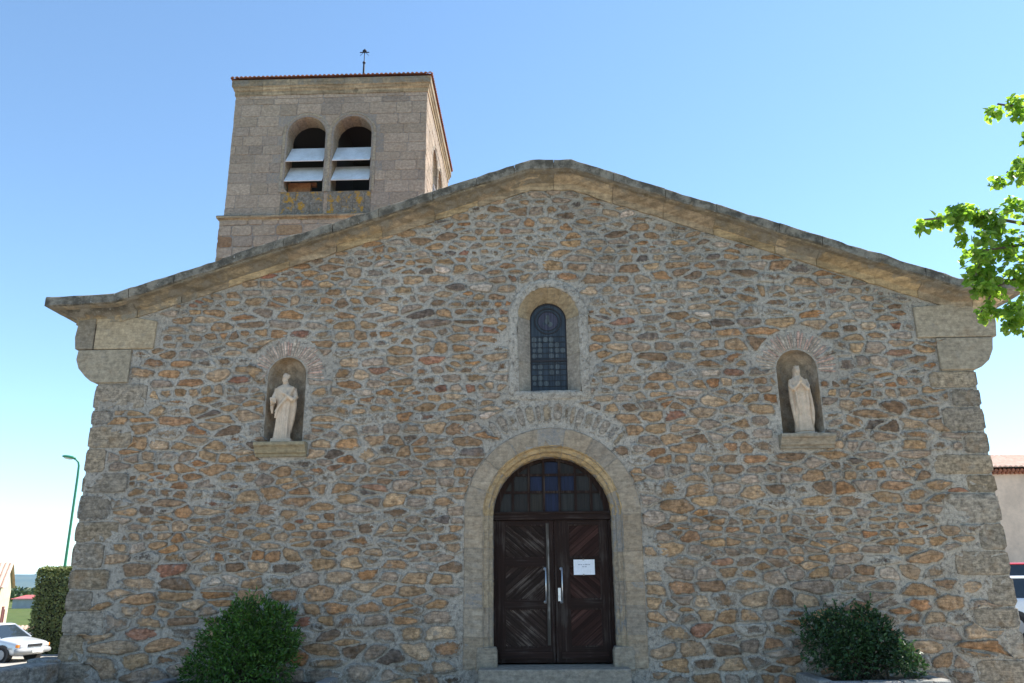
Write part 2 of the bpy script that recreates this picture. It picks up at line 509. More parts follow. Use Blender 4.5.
OCHRE = [(.36, .255, .14), (.33, .22, .115), (.40, .30, .18), (.30, .20, .11)]
TAN = [(.43, .34, .235), (.38, .31, .225), (.46, .385, .28)]
ORANGE = [(.36, .19, .075), (.31, .15, .06), (.40, .23, .10)]
GREY = [(.27, .255, .235), (.31, .295, .275), (.22, .21, .20), (.34, .32, .29)]
BROWN = [(.17, .115, .075), (.13, .095, .07), (.20, .13, .08)]
RED = [(.26, .10, .07), (.22, .085, .07), (.30, .14, .10)]
SLATE = [(.095, .095, .105), (.07, .068, .07), (.13, .13, .14)]
PALE = [(.48, .46, .42), (.52, .48, .44)]
def stone_tint(x, z):
    g = noise.noise(Vector((x * .45, z * .6, 3.1)))             # fields of warmer and greyer stone
    w = [.34 + .15 * g, .17, .13 + .08 * g, .22 - .16 * g, .09, .03, .04, .03]
    fam = random.choices([OCHRE, TAN, ORANGE, GREY, BROWN, RED, SLATE, PALE], [max(.01, q) for q in w])[0]
    t = random.choice(fam); k = random.uniform(.82, 1.16); w = random.uniform(.3, .7) * (.7 if fam is SLATE or fam is PALE else 1)
    return tuple((c * (1 - w) + q * w) * k * b for c, q, b in zip(t, (.295, .232, .168), (1.14, .97, .86)))

# ================================================================== the church
church = thing('stone_church', 'rubble stone church with a low gable front, arched wooden door and square bell tower', 'church', (0, 0, 0))
XL, XR = -6.60, 6.46
DOOR = (.222, .85, .55, 2.555)            # centre, half width, sill, spring
WIN = (.225, .46, 4.36, 5.53)
NICHES = [(-3.715, .29, 3.645, 4.65), (3.88, .30, 3.665, 4.63)]
def roof_line(x):
    """lower edge of the cornice on the wall"""
    return np.minimum(np.minimum(5.58 + .335 * (np.asarray(x) + 6.3), 7.64), np.maximum(7.63 - .375 * (np.asarray(x) - .62), 5.4))

# --- quoins, relieving arch
quoins = []
for side in (-1, 1):
    z = -.1; k = 0; top = 4.57
    while z < top - .05:
        h = random.uniform(.28, .46) if z < 2.6 else random.uniform(.22, .36)
        h = min(h, top - z)
        if top - z - h < .15: h = top - z
        w = random.uniform(.55, .85) if k % 2 else random.uniform(.28, .48)
        quoins.append((XL - .02, XL + w, z, z + h) if side < 0 else (XR - w, XR + .02, z, z + h))
        z += h; k += 1
relief = (.215, 2.53, 1.33, 1.68, math.radians(46), math.radians(127))
kneel = [(-7.0, -5.80, 5.10, 5.62), (-6.95, -6.13, 4.575, 5.10), (5.70, 6.9, 5.07, 5.62), (5.96, 6.8, 4.575, 5.07)]

def wall_free(x, z):
    d = (roof_line(x) - z) * .94
    d = np.minimum(d, np.minimum(x - XL, XR - x))
    d = np.minimum(d, sd_arch(x, z, DOOR[0], DOOR[1] + .40, .3, DOOR[3]))
    d = np.minimum(d, sd_arch(x, z, WIN[0], WIN[1] + .13, WIN[2] - .10, WIN[3]))
    for c, hw, z0, zs in NICHES:
        d = np.minimum(d, sd_arch(x, z, c, hw, z0, zs))
        d = np.minimum(d, sd_sector(x, z, c, zs, hw, hw + .31, math.radians(-8), math.radians(188)))
        d = np.minimum(d, sd_sector(x, z, c, zs, hw, hw + .21, math.radians(-8) , math.radians(188)))
        d = np.minimum(d, sd_rect(x, z, c - hw - .10, c + hw + .10, z0 - .24, z0))
    d = np.minimum(d, sd_sector(x, z, *relief))
    for q in kneel: d = np.minimum(d, sd_rect(x, z, *q))
    for q in quoins: d = np.minimum(d, sd_rect(x, z, *q))
    d = np.minimum(d, sd_rect(x, z, -.78, 1.22, -.2, .55))
    return d

# --- courses of seeds
seeds = []
z = -.12
while z < 7.8:
    base = np.interp(z, [0, 1.2, 2.0, 4, 6, 8], [.235, .175, .132, .132, .125, .115])
    h = base * random.uniform(.68, 1.45); x = XL - .3
    while x < XR + .3:
        big = 1 + .35 * max(0, noise.noise(Vector((x * .35, z * .5, 9)))) + (.25 if abs(x) > 4.6 and z < 2.2 else 0)
        w = h * big * random.lognormvariate(.60, .42)
        w = min(max(w, .075), .72)
        zz = z + h / 2 + .05 * noise.noise(Vector((x * .5, z, 1))) * 2 + random.gauss(0, h * .09)
        if random.random() > .05: seeds.append((x + w / 2, zz))
        if random.random() < .20: seeds.append((x + w, zz + random.choice((-1, 1)) * h * .45))
        x += w
    z += h
seeds = np.array(seeds)
# drop seeds that stand nearly on each other
keep = np.ones(len(seeds), bool)
for i0 in range(len(seeds)):
    if not keep[i0]: continue
    d = np.hypot(seeds[:, 0] - seeds[i0, 0], (seeds[:, 1] - seeds[i0, 1]) * 1.4); d[i0] = 9
    keep[(d < .045) & (np.arange(len(seeds)) > i0)] = False
seeds = seeds[keep]
# here and there a large block that takes the room of several small ones
keep = np.ones(len(seeds), bool)
for i0 in random.sample(range(len(seeds)), 190):
    if not keep[i0]: continue
    q = random.uniform(.75, 1.25)
    d = np.hypot((seeds[:, 0] - seeds[i0, 0]) / (.24 * q), (seeds[:, 1] - seeds[i0, 1]) / (.125 * q)); d[i0] = 9
    keep[d < 1] = False
seeds = seeds[keep]
gapf = np.array([.004 + .012 * random.random() ** 1.6 + .009 * max(0, noise.noise(Vector((s[0] * .8, s[1] * .8, 5)))) + .007 * max(0, min(1, (s[1] - 3.6) / 1.5)) for s in seeds])
cells = voronoi_cells(seeds, 2.5, gapf, None)
outl, tnt, hh = [], [], []
for s, c in zip(seeds, cells):
    if c is None or len(c) < 3: continue
    if abs(area(c)) < .0016: continue
    p = chaikin(c, 2, random.uniform(.10, .26)); p = resample(p, 24); ctr = p.mean(0)
    ph = random.random() * 6; a = np.arange(24) / 24 * 2 * math.pi
    k = 1 + .06 * np.sin(2 * a + ph) + .06 * np.sin(3 * a + ph * 2) + .045 * np.sin(5 * a + ph * 3) + RNG.normal(0, .03, 24)
    p = ctr + (p - ctr) * k[:, None]
    outl.append(p); tnt.append(stone_tint(*s)); hh.append(random.uniform(.008, .032) * (1.35 if s[1] < 1.5 else 1))
wall = MB()
add_stones(wall, outl, tnt, hh, excl=wall_free, N=24, rough=.0045, tilt=.06, cover=.75)
# small packing stones pressed into the wider joints
occ = np.zeros((1340, 830), bool)            # 1 cm raster of what is taken, origin -6.7, -0.2
gi, gj = np.meshgrid(np.arange(1340), np.arange(830), indexing='ij')
for p in outl:
    a0, b0 = ((p.min(0) - (-6.7, -.2)) / .01 - 1).astype(int); a1, b1 = ((p.max(0) - (-6.7, -.2)) / .01 + 2).astype(int)
    a0, b0 = max(a0, 0), max(b0, 0); a1, b1 = min(a1, 1340), min(b1, 830)
    if a1 <= a0 or b1 <= b0: continue
    X = -6.7 + gi[a0:a1, b0:b1] * .01; Z = -.2 + gj[a0:a1, b0:b1] * .01; ins = np.zeros(X.shape, bool)
    q = np.roll(p, -1, axis=0)
    for (xa, za), (xb, zb) in zip(p, q):
        if za == zb: continue
        ins ^= ((za > Z) != (zb > Z)) & (X < (xb - xa) * (Z - za) / (zb - za) + xa)
    occ[a0:a1, b0:b1] |= ins
pko, pkt, pkh = [], [], []
for _ in range(26000):
    x = random.uniform(XL, XR); z = random.uniform(.2, 7.7); rx = random.choice((.018, .024, .032, .042, .055)); rz = rx * random.uniform(.45, .9)
    i, j = int((x + 6.7) / .01), int((z + .2) / .01); di, dj = int(rx / .01 + .9), int(rz / .01 + .9)
    if occ[max(i - di, 0):i + di + 1, max(j - dj, 0):j + dj + 1].any(): continue
    occ[i - di:i + di + 1, j - dj:j + dj + 1] = True
    t = np.arange(12) / 12 * 2 * math.pi
    k = 1 + RNG.normal(0, .09, 12)
    pko.append(np.stack([x + rx * k * np.cos(t), z + rz * k * np.sin(t)], 1)); pkt.append(stone_tint(x, z)); pkh.append(random.uniform(.004, .014))
add_stones(wall, pko, pkt, pkh, excl=wall_free, N=12, rough=.002, margin=.006)
# relieving arch of stones on edge over the door
a = relief[4]; po, pt, ph_ = [], [], []
while a < relief[5] - .03:
    da = random.uniform(.055, .11); r0 = relief[2] + random.uniform(0, .05); r1 = relief[3] - random.uniform(0, .06)
    g = .012 / 1.5
    q = [(relief[0] + r * math.cos(t), relief[1] + r * math.sin(t)) for r, t in ((r0, a + g), (r1, a + g), (r1, a + da - g), (r0, a + da - g))]
    q = np.array(q)
    if area(q) < 0: q = q[::-1]
    p = resample(chaikin(q, 2, .2), 20)
    po.append(p); q = random.choice([(.30, .25, .20), (.33, .265, .195), (.28, .245, .21), (.34, .26, .175)]); pt.append(q); ph_.append(random.uniform(.006, .016)); a += da
add_stones(wall, po, pt, ph_, cover=.8)
# quoin stones, deep enough to turn the corner
po, pt, ph_, dp = [], [], [], []
for x0, x1, z0, z1 in quoins:
    g = .009; left = x0 < 0
    q = np.array([(x0 + (0 if left else g), z0 + g), (x1 - (g if left else 0), z0 + g), (x1 - (g if left else 0), z1 - g), (x0 + (0 if left else g), z1 - g)])
    p = resample(chaikin(q, 2, .075), 20) + RNG.normal(0, .0025, (20, 2))
    po.append(p); t = random.choice([(.30, .245, .185), (.32, .25, .175), (.29, .225, .155), (.30, .255, .205), (.26, .215, .165)]); k = random.uniform(.88, 1.08)
    pt.append(tuple(c * k for c in t)); ph_.append(random.uniform(.006, .012)); dp.append(.45)
add_stones(wall, po, pt, ph_, deep=dp, rough=.004, cover=.5, prof=[(1.0, None, .9), (1.0, .15, .85), (.985, .6, .7), (.93, .9, .45), (.6, 1.0, .1), (.28, 1.03, .05)])
# the mortar sheet
xs = np.linspace(XL, XR, 60)
outer = [(XL + .01, -.4), (XR - .01, -.4)] + [(min(max(x, XL + .01), XR - .01), float(roof_line(x)) + .05) for x in xs[::-1]]
holes = [arch_pts(DOOR[0], DOOR[1] + .2, .545, DOOR[3]), arch_pts(WIN[0], WIN[1] + .04, WIN[2] - .03, WIN[3])]
for n in NICHES: holes.append(arch_pts(n[0], n[1], n[2], n[3]))
sheet_with_holes(wall, outer, holes, 0.0)
# corner returns of the mortar
for sx in (XL + .01, XR - .01):
    wall.add([(sx, 0, -.4), (sx, .6, -.4), (sx, .6, 5.6), (sx, 0, 5.6)], [(0, 3, 2, 1)] if sx < 0 else [(0, 1, 2, 3)], 0, (.3, .3, .3), 1.0)
wall.build('front_wall', M['rubble'], church, smooth=True)

# --- side and rear walls, roof of the nave
def flat_wall(name, v, mat):
    mb = MB(); mb.add(v, [(0, 1, 2, 3)], 0, (.3, .27, .23), .6); return mb.build(name, mat, church)
BACK = 19.0
flat_wall('side_wall', [(XL + .012, BACK, -1.5), (XL + .012, .6, -1.5), (XL + .012, .6, 5.6), (XL + .012, BACK, 5.6)], M['rubble'])
flat_wall('side_wall', [(XR - .012, .6, -1.5), (XR - .012, BACK, -1.5), (XR - .012, BACK, 5.6), (XR - .012, .6, 5.6)], M['rubble'])
bw = MB(); bw.prism([(XR - .012, -1.5), (XL + .012, -1.5), (XL + .012, 5.6), (0, 7.75), (.7, 7.75), (XR - .012, 5.6)][::-1], BACK - .3, BACK, 0, (.3, .27, .23), .6)
bw.build('rear_wall', M['rubble'], church)

def tiled_slope(mb, a, b, c, d, n, r, mat=0, seg=6):
    """half-round tile rows running from the eave edge a-b up to the ridge edge d-c"""
    a, b, c, d = map(Vector, (a, b, c, d))
    nrm = (b - a).cross(d - a).normalized()
    for i in range(n):
        t0, t1 = (i + .02) / n, (i + .98) / n
        for q in range(2):
            pass
        e0, e1 = a.lerp(b, t0), a.lerp(b, t1); f0, f1 = d.lerp(c, t0), d.lerp(c, t1)
        v = []
        for k in range(seg + 1):
            w = k / seg; hgt = math.sin(math.pi * w) * r
            v.append(e0.lerp(e1, w) + nrm * hgt); v.append(f0.lerp(f1, w) + nrm * hgt)
        f = [(2 * k, 2 * k + 2, 2 * k + 3, 2 * k + 1) for k in range(seg)]
        f.append(tuple(2 * k for k in range(seg, -1, -1)))
        mb.add(v, f, mat)
    mb.add([a, b, c, d], [(0, 1, 2, 3)], mat)
rf = MB()
tiled_slope(rf, (-7.2, BACK + .2, 5.78), (-7.2, .05, 5.78), (.3, .05, 7.88), (.3, BACK + .2, 7.88), 90, .07)
tiled_slope(rf, (7.15, .05, 5.72), (7.15, BACK + .2, 5.72), (.3, BACK + .2, 7.88), (.3, .05, 7.88), 90, .07)
rf.build('roof', M['tile'], church)

# --- cornice along both rakes, turning back along the eaves
CP = [((-7.0, BACK, 5.50), (-1, 0)), ((-7.0, 0, 5.50), (-1, -1)), ((-6.32, 0, 5.545), (0, -1)), ((-.02, 0, 7.63), (0, -1)), ((.64, 0, 7.625), (0, -1)),
      ((6.28, 0, 5.53), (0, -1)), ((6.88, 0, 5.49), (1, -1)), ((6.88, BACK, 5.49), (1, 0))]
PROF = [(-.22, 0, .0), (.035, 0, .0), (.042, .095, .0), (.055, .108, .05), (.10, .122, .15), (.165, .15, .32), (.225, .182, .5), (.25, .192, .65), (.345, .195, .62), (.372, .207, .68), (.378, .335, .95), (.362, .352, 1.1), (.10, .40, 1), (-.28, .42, 1)]
def cornice():
    mb = MB()
    pts = [Vector(p[0]) for p in CP]; offs = [Vector((p[1][0], p[1][1], 0)) for p in CP]
    L = [0]
    for p, q in zip(pts[:-1], pts[1:]): L.append(L[-1] + (q - p).length)
    def at(s):
        for i in range(len(L) - 1):
            if s <= L[i + 1] + 1e-6:
                t = (s - L[i]) / (L[i + 1] - L[i]); return pts[i].lerp(pts[i + 1], t), offs[i].lerp(offs[i + 1], t)
        return pts[-1], offs[-1]
    s = 0; cuts = [0]
    while s < L[-1]:
        s += random.uniform(.62, 1.05) if L[1] - 3 < s < L[-2] + 3 else 1.6
        cuts.append(min(s, L[-1]))
    # the two corners stay whole stones
    cuts = [c for c in cuts if all(abs(c - L[k]) > .3 for k in (1, 6))]
    for s0, s1 in zip(cuts[:-1], cuts[1:]):
        if s1 - s0 < .05: continue
        ss = sorted([s0 + .004, s1 - .004] + [l for l in L if s0 + .02 < l < s1 - .02] + list(np.arange(s0 + .1, s1 - .08, .1)))
        tint = random.choice([(.43, .315, .185), (.39, .285, .165), (.46, .345, .215), (.40, .305, .20), (.34, .26, .175)]); g = random.uniform(.95, 1.15); dy, dz = random.gauss(0, .008), random.gauss(0, .006)
        v, e, f = [], [], []; n = len(PROF)
        for s in ss:
            p, o = at(s)
            dark = .35 * max(0, noise.noise(Vector((p.x * .55, p.y * .3, 2.2)))) + (.45 if p.x < -5.2 else 0) + (.35 if 3.9 < p.x < 4.4 else 0)
            for (r, nn, ed) in PROF:
                j = noise.noise(Vector((p.x * 6, nn * 22, p.y * 6 + r * 9))) * .017 + noise.noise(Vector((p.x * 2, nn * 9, 4))) * .014
                q = p + o * (r + dy + j) + Vector((0, 0, nn + dz + j * .7)); v.append(q); e.append(ed + dark)
        for i in range(len(ss) - 1):
            for k in range(n - 1):
                f.append((i * n + k, (i + 1) * n + k, (i + 1) * n + k + 1, i * n + k + 1))
        f.append(tuple(range(n))); f.append(tuple((len(ss) - 1) * n + k for k in range(n - 1, -1, -1)))
        mb.add(v, f, 0, tuple(c * g for c in tint), e)
    # the continuous core behind the joints
    ss = sorted(L + list(np.arange(.5, L[-1], .5))); v = []; f = []; n = len(PROF)
    for s in ss:
        p, o = at(s)
        for (r, nn, ed) in PROF: v.append(p + o * (r - .035) + Vector((0, 0, nn * .9 + .005)))
    for i in range(len(ss) - 1):
        for k in range(n - 1): f.append((i * n + k, (i + 1) * n + k, (i + 1) * n + k + 1, i * n + k + 1))
    mb.add(v, f, 0, (.3, .24, .16), .5)
    return mb.build('cornice', M['cornice'], church)
cornice()

# --- kneelers
def kneeler(blocks):
    mb = MB()
    for poly, t, y0 in blocks: mb.prism(poly, y0, .55, 0, t, .0)
    o = mb.build('kneeler', M['dressed'], church); return bevel(o, .014, 2)
g1, g2, g3 = (.25, .235, .205), (.37, .30, .215), (.34, .28, .205)
kneeler([([(-7.0, 5.108), (-6.735, 5.108), (-6.735, 5.60), (-7.0, 5.57), (-7.03, 5.3)], (.24, .20, .15), -.05),
         ([(-6.725, 5.108), (-5.80, 5.108), (-5.79, 5.55), (-6.1, 5.605), (-6.725, 5.60)], (.40, .315, .21), -.035),
         ([(-6.62, 4.58), (-6.13, 4.58), (-6.13, 5.098), (-6.95, 5.098), (-6.965, 4.95), (-6.91, 4.81), (-6.79, 4.68), (-6.70, 4.61)], (.33, .275, .20), -.04)])
kneeler([([(5.70, 5.078), (6.85, 5.078), (6.88, 5.3), (6.87, 5.56), (6.3, 5.60), (5.70, 5.56)], g2, -.04),
         ([(5.96, 4.58), (6.47, 4.58), (6.56, 4.62), (6.68, 4.72), (6.76, 4.88), (6.79, 5.068), (5.96, 5.068)], g3, -.045)])

# --- doorway
c, hw, z0, zs = DOOR
dpath = arch_path(c, hw, z0 - .02, zs)
dprof = [(.40, .03, .9), (.40, -.014, .8), (.385, -.026, .3), (.14, -.026, 0), (.128, -.018, 0), (.122, .012, 0), (.112, .026, 0), (.085, .028, 0), (.062, .040, 0), (.052, .062, 0), (.050, .085, .0), (.022, .105, 0), (.004, .13, 0), (.0, .16, 0), (.0, .40, 0)]
tot = 2 * (zs - z0 + .02) + math.pi * hw
jl = zs - z0 + .02
cuts = [.42, .80, 1.12, 1.52, jl] + [jl + math.pi * hw * k / 9 for k in range(1, 9)] + [tot - q for q in (jl, 1.58, 1.15, .78, .40)]
ds = MB()
loft_path(ds, dpath, [(r - (.005 if r > .2 else 0), y + .006) for r, y, *_ in dprof], (.3, .3, .3), 1.0)
rs = random.getstate()
voussoirs(ds, dpath, dprof[:4], cuts, [(.325, .262, .195), (.34, .27, .197), (.30, .245, .188), (.33, .255, .18)], gap=.003)
random.setstate(rs)
voussoirs(ds, dpath, dprof[3:], cuts, lambda s: random.choice([(.42, .295, .155), (.40, .28, .15), (.43, .31, .175)]) if jl - .1 < s < tot - jl + .1 else random.choice([(.34, .265, .185), (.36, .28, .19), (.325, .26, .195)]), gap=.003)
dso = ds.build('door_surround', M['dressed'], church, smooth=False)
mod = dso.modifiers.new('bevel', 'BEVEL'); mod.width = .003; mod.segments = 1
for sx in (-1, 1):
    pb = MB(); xa = c + sx * (hw - .06); xb = c + sx * (hw + .22)
    pb.prism([(min(xa, xb), .5), (max(xa, xb), .5), (max(xa, xb), .74), (max(xa, xb) - .02, .80), (min(xa, xb) + .02, .80), (min(xa, xb), .74)], -.04, .2, 0, (.30, .25, .19), 0)
    bevel(pb.build('plinth_block', M['dressed'], dso), .012)
st = MB()
st.box((-.80, -.36, .30), (1.20, .42, .55), 0, (.29, .25, .20))
st.box((-1.15, -.74, .12), (1.55, .1, .30 - .004), 0, (.25, .24, .22))
st.box((-1.5, -1.12, -.1), (1.9, .1, .12 - .004), 0, (.25, .24, .22))
bevel(st.build('door_step', M['dressed'], church), .018)

# --- wooden door: frame, two leaves, fanlight
WB = (.026, .0145, .0115)
W_V = m_wood('door_wood_upright', WB, (.085, .075, .065), math.pi / 2, .35)
W_H = m_wood('door_wood_level', WB, (.075, .066, .058), 0, .3)
W_A = m_wood('door_boards_falling', (.030, .0185, .0145), (.135, .108, .09), math.radians(-40), .6)
W_B = m_wood('door_boards_rising', (.030, .0185, .0145), (.135, .108, .09), math.radians(40), .6)
R_A = m_wood('dark_boards_falling', (.036, .0165, .013), (.06, .037, .03), math.radians(-40), .6)
R_B = m_wood('dark_boards_rising', (.036, .0165, .013), (.06, .037, .03), math.radians(40), .6)
W_PALE = m_wood('bleached_wood', (.07, .06, .05), (.24, .22, .20), math.pi / 2, .8)
DY = .30
def rect_poly(x0, x1, z0, z1): return [(x0, z0), (x1, z0), (x1, z1), (x0, z1)]
def door_leaf(x0, x1, stile_l, stile_r, mats, dirs, pale=None, label=None):
    """mats: upright, level, falling boards, rising boards, bleached strip"""
    mb = MB(); zb, zt = .575, 2.505; u = (.5, .5, .5)
    mb.prism(rect_poly(x0, x0 + stile_l, zb, zt), DY, DY + .05, 0, u)
    mb.prism(rect_poly(x1 - stile_r, x1, zb, zt), DY, DY + .05, 0, u)
    rails = [(.575, .775), (1.285, 1.405), (1.865, 1.975), (2.445, 2.505)]
    for a, b in rails: mb.prism(rect_poly(x0 + stile_l, x1 - stile_r, a, b), DY + .002, DY + .048, 1, u)
    mb.prism(rect_poly(x0 + stile_l * .4, x1 - stile_r * .4, .63, .72), DY - .022, DY + .01, 1, (.62, .6, .6))
    for (a, b), dr in zip([(.775, 1.285), (1.405, 1.865), (1.975, 2.445)], dirs):
        px0, px1 = x0 + stile_l, x1 - stile_r
        mb.box((px0, DY + .034, a), (px1, DY + .045, b), 1, (.3, .3, .3))
        # diagonal boards, each clipped to the panel
        ang = math.radians(40) * dr; nx, nz = -math.sin(ang), math.cos(ang); w = .068
        cs = [nx * x + nz * z for x in (px0, px1) for z in (a, b)]; d = min(cs) - random.uniform(0, w)
        while d < max(cs):
            p = rect_poly(px0 + .004, px1 - .004, a + .004, b - .004)
            p = clip_half(p, nx, nz, d + w - .003)
            if len(p) >= 3: p = clip_half(p, -nx, -nz, -(d + .003))
            if len(p) >= 3:
                t = random.uniform(.34, .66); 
                if random.random() < .16: t *= 1.5
                mb.prism(p, DY + .016 + random.uniform(0, .006), DY + .036, 3 if dr > 0 else 2, (t, t, t))
            d += w
        for e in (rect_poly(px0, px0 + .018, a, b), rect_poly(px1 - .018, px1, a, b), rect_poly(px0 + .018, px1 - .018, a, a + .018), rect_poly(px0 + .018, px1 - .018, b - .018, b)):
            mb.prism(e, DY + .006, DY + .03, 0, (.55, .55, .55))
    if pale: mb.prism(rect_poly(pale[0], pale[1], .80, 2.46), DY - .012, DY + .01, 4, u)
    o = mb.build('door_leaf', mats, church); bevel(o, .003, 1)
    if label: o['label'] = label
    return o
lf = door_leaf(c - .80, c + .015, .105, .115, [W_V, W_H, W_A, W_B, W_PALE], (-1, 1, -1), pale=(c - .095, c - .05), label='weathered left leaf with greyed diagonal boards')
rl = door_leaf(c + .022, c + .80, .20, .115, [W_V, W_H, R_A, R_B, W_PALE], (1, -1, 1), label='darker reddish brown right leaf')
def handle(parent, x, lock=False):
    mb = MB()
    mb.tube([(x, DY - .06, 1.36), (x, DY - .06, 1.84)], .0105, 10)
    for zz in (1.375, 1.825): mb.tube([(x, DY - .06, zz), (x - .012, DY + .004, zz)], .011, 8); mb.tube([(x - .012, DY - .004, zz), (x - .012, DY + .004, zz)], .022, 10)
    mb.build('door_handle', M['steel'], parent, smooth=True)
handle(lf, .115); handle(rl, .345)
lp = MB(); lp.box((.285, DY - .008, 1.385), (.325, DY + .004, 1.565)); lp.tube([(.305, DY - .022, 1.45), (.305, DY, 1.45)], .014, 10)
bevel(lp.build('lock_plate', M['steel'], rl), .003)
df = MB()
df.box((c - .86, DY - .01, .56), (c - .803, DY + .08, 2.5), 0); df.box((c + .803, DY - .01, .56), (c + .86, DY + .08, 2.5), 0)
df.box((c - .86, DY - .03, 2.51), (c + .86, DY + .08, 2.60), 1); df.box((c - .86, DY - .045, 2.595), (c + .86, DY + .03, 2.628), 1)
bevel(df.build('door_frame', [W_V, W_H], church), .005)
fl = MB()
ring = []
loft_path(fl, [(c + .76 * math.cos(t), 2.56 + .80 * math.sin(t) * 1.0, math.cos(t), math.sin(t)) for t in np.linspace(0.02, math.pi - .02, 40)], [(.09, DY), (.0, DY), (.0, DY + .07)], (.5, .5, .5))
vb = [-.345, -.108, .109, .342, .573, .80]; hb = [2.91, 3.16]
def arch_top(x): return 2.56 + .80 * math.sqrt(max(0, 1 - ((x - c) / .77) ** 2))
for x in vb:
    if abs(x - c) < .7: fl.box((x - .019, DY - .01, 2.62), (x + .019, DY + .035, arch_top(x) + .02), 0, (.5, .5, .5))
for zz in hb:
    wv = .77 * math.sqrt(max(0, 1 - ((zz - 2.56) / .80) ** 2)); fl.box((c - wv, DY - .006, zz - .018), (c + wv, DY + .033, zz + .018), 0, (.5, .5, .5))
flo = fl.build('fanlight', [W_V], church)
def m_pane(name, colour):
    k = NT(name)
    co = k.coord((55, 55, 2.5)); n = k.noise(1.0, 3, .5, co)
    c_ = k.scale(colour, k.ramp(n, .3, .7, .7, 1.3))
    return k.done(c_, .42, k.bump(n, .004), spec=.22)
PB, PG, PO, PS = m_pane('blue_glass', (.007, .011, .036)), m_pane('grey_glass', (.019, .0165, .015)), m_pane('olive_glass', (.024, .018, .012)), m_pane('smoky_glass', (.015, .011, .009))
gl = MB(); xs_ = [c - .80, *vb, c + .82]; zs_ = [2.62, 2.91, 3.16, 3.45]
circ = [(math.cos(t), math.sin(t)) for t in np.linspace(.05, math.pi - .05, 26)]
for i in range(7):
    for j in range(3):
        p = rect_poly(xs_[i], xs_[i + 1], zs_[j], zs_[j + 1])
        for ca, sa in circ:
            p = clip_half(p, ca, sa, ca * c + sa * 2.56 + .79)
            if len(p) < 3: break
        if len(p) < 3: continue
        mi = 0 if (i == 3 or (j == 1 and i in (2, 4))) else random.choice((1, 2, 2, 3))
        if j == 1 and i in (1, 5): mi = 1
        gl.prism(p, DY + .02, DY + .026, mi)
gl.build('glass_panes', [PB, PG, PO, PS], flo)

# --- arched window
c, hw, z0, zs = WIN
def closed_arch(c, hw, z0, zs, n=28):
    out = [(c - hw, z0, -1, -1)] + [(c - hw + 2 * hw * k / 9, z0, 0, -1) for k in range(1, 9)] + [(c + hw, z0, 1, -1)] + [(c + hw, z0 + (zs - z0) * k / 12, 1, 0) for k in range(1, 12)]
    for k in range(n + 1):
        a = math.pi * k / n; out.append((c + hw * math.cos(a), zs + hw * math.sin(a), math.cos(a), math.sin(a)))
    out += [(c - hw, zs - (zs - z0) * k / 12, -1, 0) for k in range(1, 12)]
    return out
wsu = MB()
loft_path(wsu, closed_arch(c, hw, z0, zs), [(.16, .02), (.135, -.012), (.11, -.020), (.05, -.022), (.006, -.020), (0, -.012), (0, .03)], (.40, .35, .285), 1.0, jit=.007, closed=True)
wso = wsu.build('window_surround', M['rubble'], church, smooth=True)
# splayed reveal: jamb blocks of ochre stone fanning round the head
sp = MB()
def splay_blocks():
    iw, iz0, izs = .282, 4.40, 5.545
    o_path = arch_path(c, hw, z0, zs, .05); i_path = arch_path(c, iw, iz0, izs, .05)
    n = 60
    def res(path):
        P = np.array(path)[:, :2]; 
        nj = 14; na = 32; right = [(P[0][0], z) for z in np.linspace(P[0][1], (zs if path is o_path else izs), nj, endpoint=False)]
        return right
    J, A = 10, 48
    def ring(w, zb, zsp):
        return [(c + w, zb + (zsp - zb) * k / J) for k in range(J)] + [(c + w * math.cos(math.pi * k / A), zsp + w * math.sin(math.pi * k / A)) for k in range(A + 1)] + [(c - w, zsp - (zsp - zb) * k / J) for k in range(1, J + 1)]
    O, I = ring(hw + .004, z0, zs), ring(iw, iz0, izs)
    cuts = [0, 5, J] + [J + k for k in range(4, A, 4)] + [J + A, J + A + 6, len(O) - 1]
    tints = {}
    for a, b in zip(cuts[:-1], cuts[1:]):
        mid = (a + b) / 2
        arch = J <= mid <= J + A
        t = random.choice([(.36, .275, .175), (.345, .262, .165), (.38, .295, .19)]) if arch else random.choice([(.34, .29, .235), (.36, .305, .24), (.32, .275, .225)])
        v = []; f = []
        def L2(R_, s):
            i = int(min(s, len(R_) - 1.001)); u = s - i
            return (R_[i][0] * (1 - u) + R_[i + 1][0] * u, R_[i][1] * (1 - u) + R_[i + 1][1] * u)
        g_ = .07 if arch else .05
        for k in [a + g_] + list(range(a + 1, b)) + [b - g_]:
            o_, i_ = L2(O, k), L2(I, k); jj = .002 * ((k * 7) % 3)
            v += [(o_[0], .004, o_[1]), (i_[0], .26, i_[1]), (i_[0], .34, i_[1])]
        for k in range(b - a):
            f += [(3 * k, 3 * k + 1, 3 * k + 4, 3 * k + 3), (3 * k + 1, 3 * k + 2, 3 * k + 5, 3 * k + 4)]
        sp.add(v, f, 0, t, .0)
    v = []; f = []
    for k in range(len(O)):
        s_ = lambda p_, d_: (c + (p_[0] - c) * (1 + d_), p_[1])
        o_, i_ = s_(O[k], .012), s_(I[k], .02); v += [(o_[0], .006, o_[1] + .004), (i_[0], .262, i_[1] + .005)]
    f = [(2 * k, 2 * k + 1, 2 * k + 3, 2 * k + 2) for k in range(len(O) - 1)]
    sp.add(v, f, 0, (.3, .28, .25), 1.0)
    # sloping sill
    sp.add([(c - hw - .004, .003, z0), (c + hw + .004, .003, z0), (c + iw, .34, iz0), (c - iw, .34, iz0)], [(0, 1, 2, 3)], 0, (.33, .315, .29), .1)
splay_blocks()
sp.build('splayed_reveal', M['dressed'], wso)
GY = .29
win = MB()
loft_path(win, closed_arch(c, .262, 4.42, 5.545), [(.03, GY), (.0, GY), (0, GY + .03)], (.5, .5, .5), closed=True)
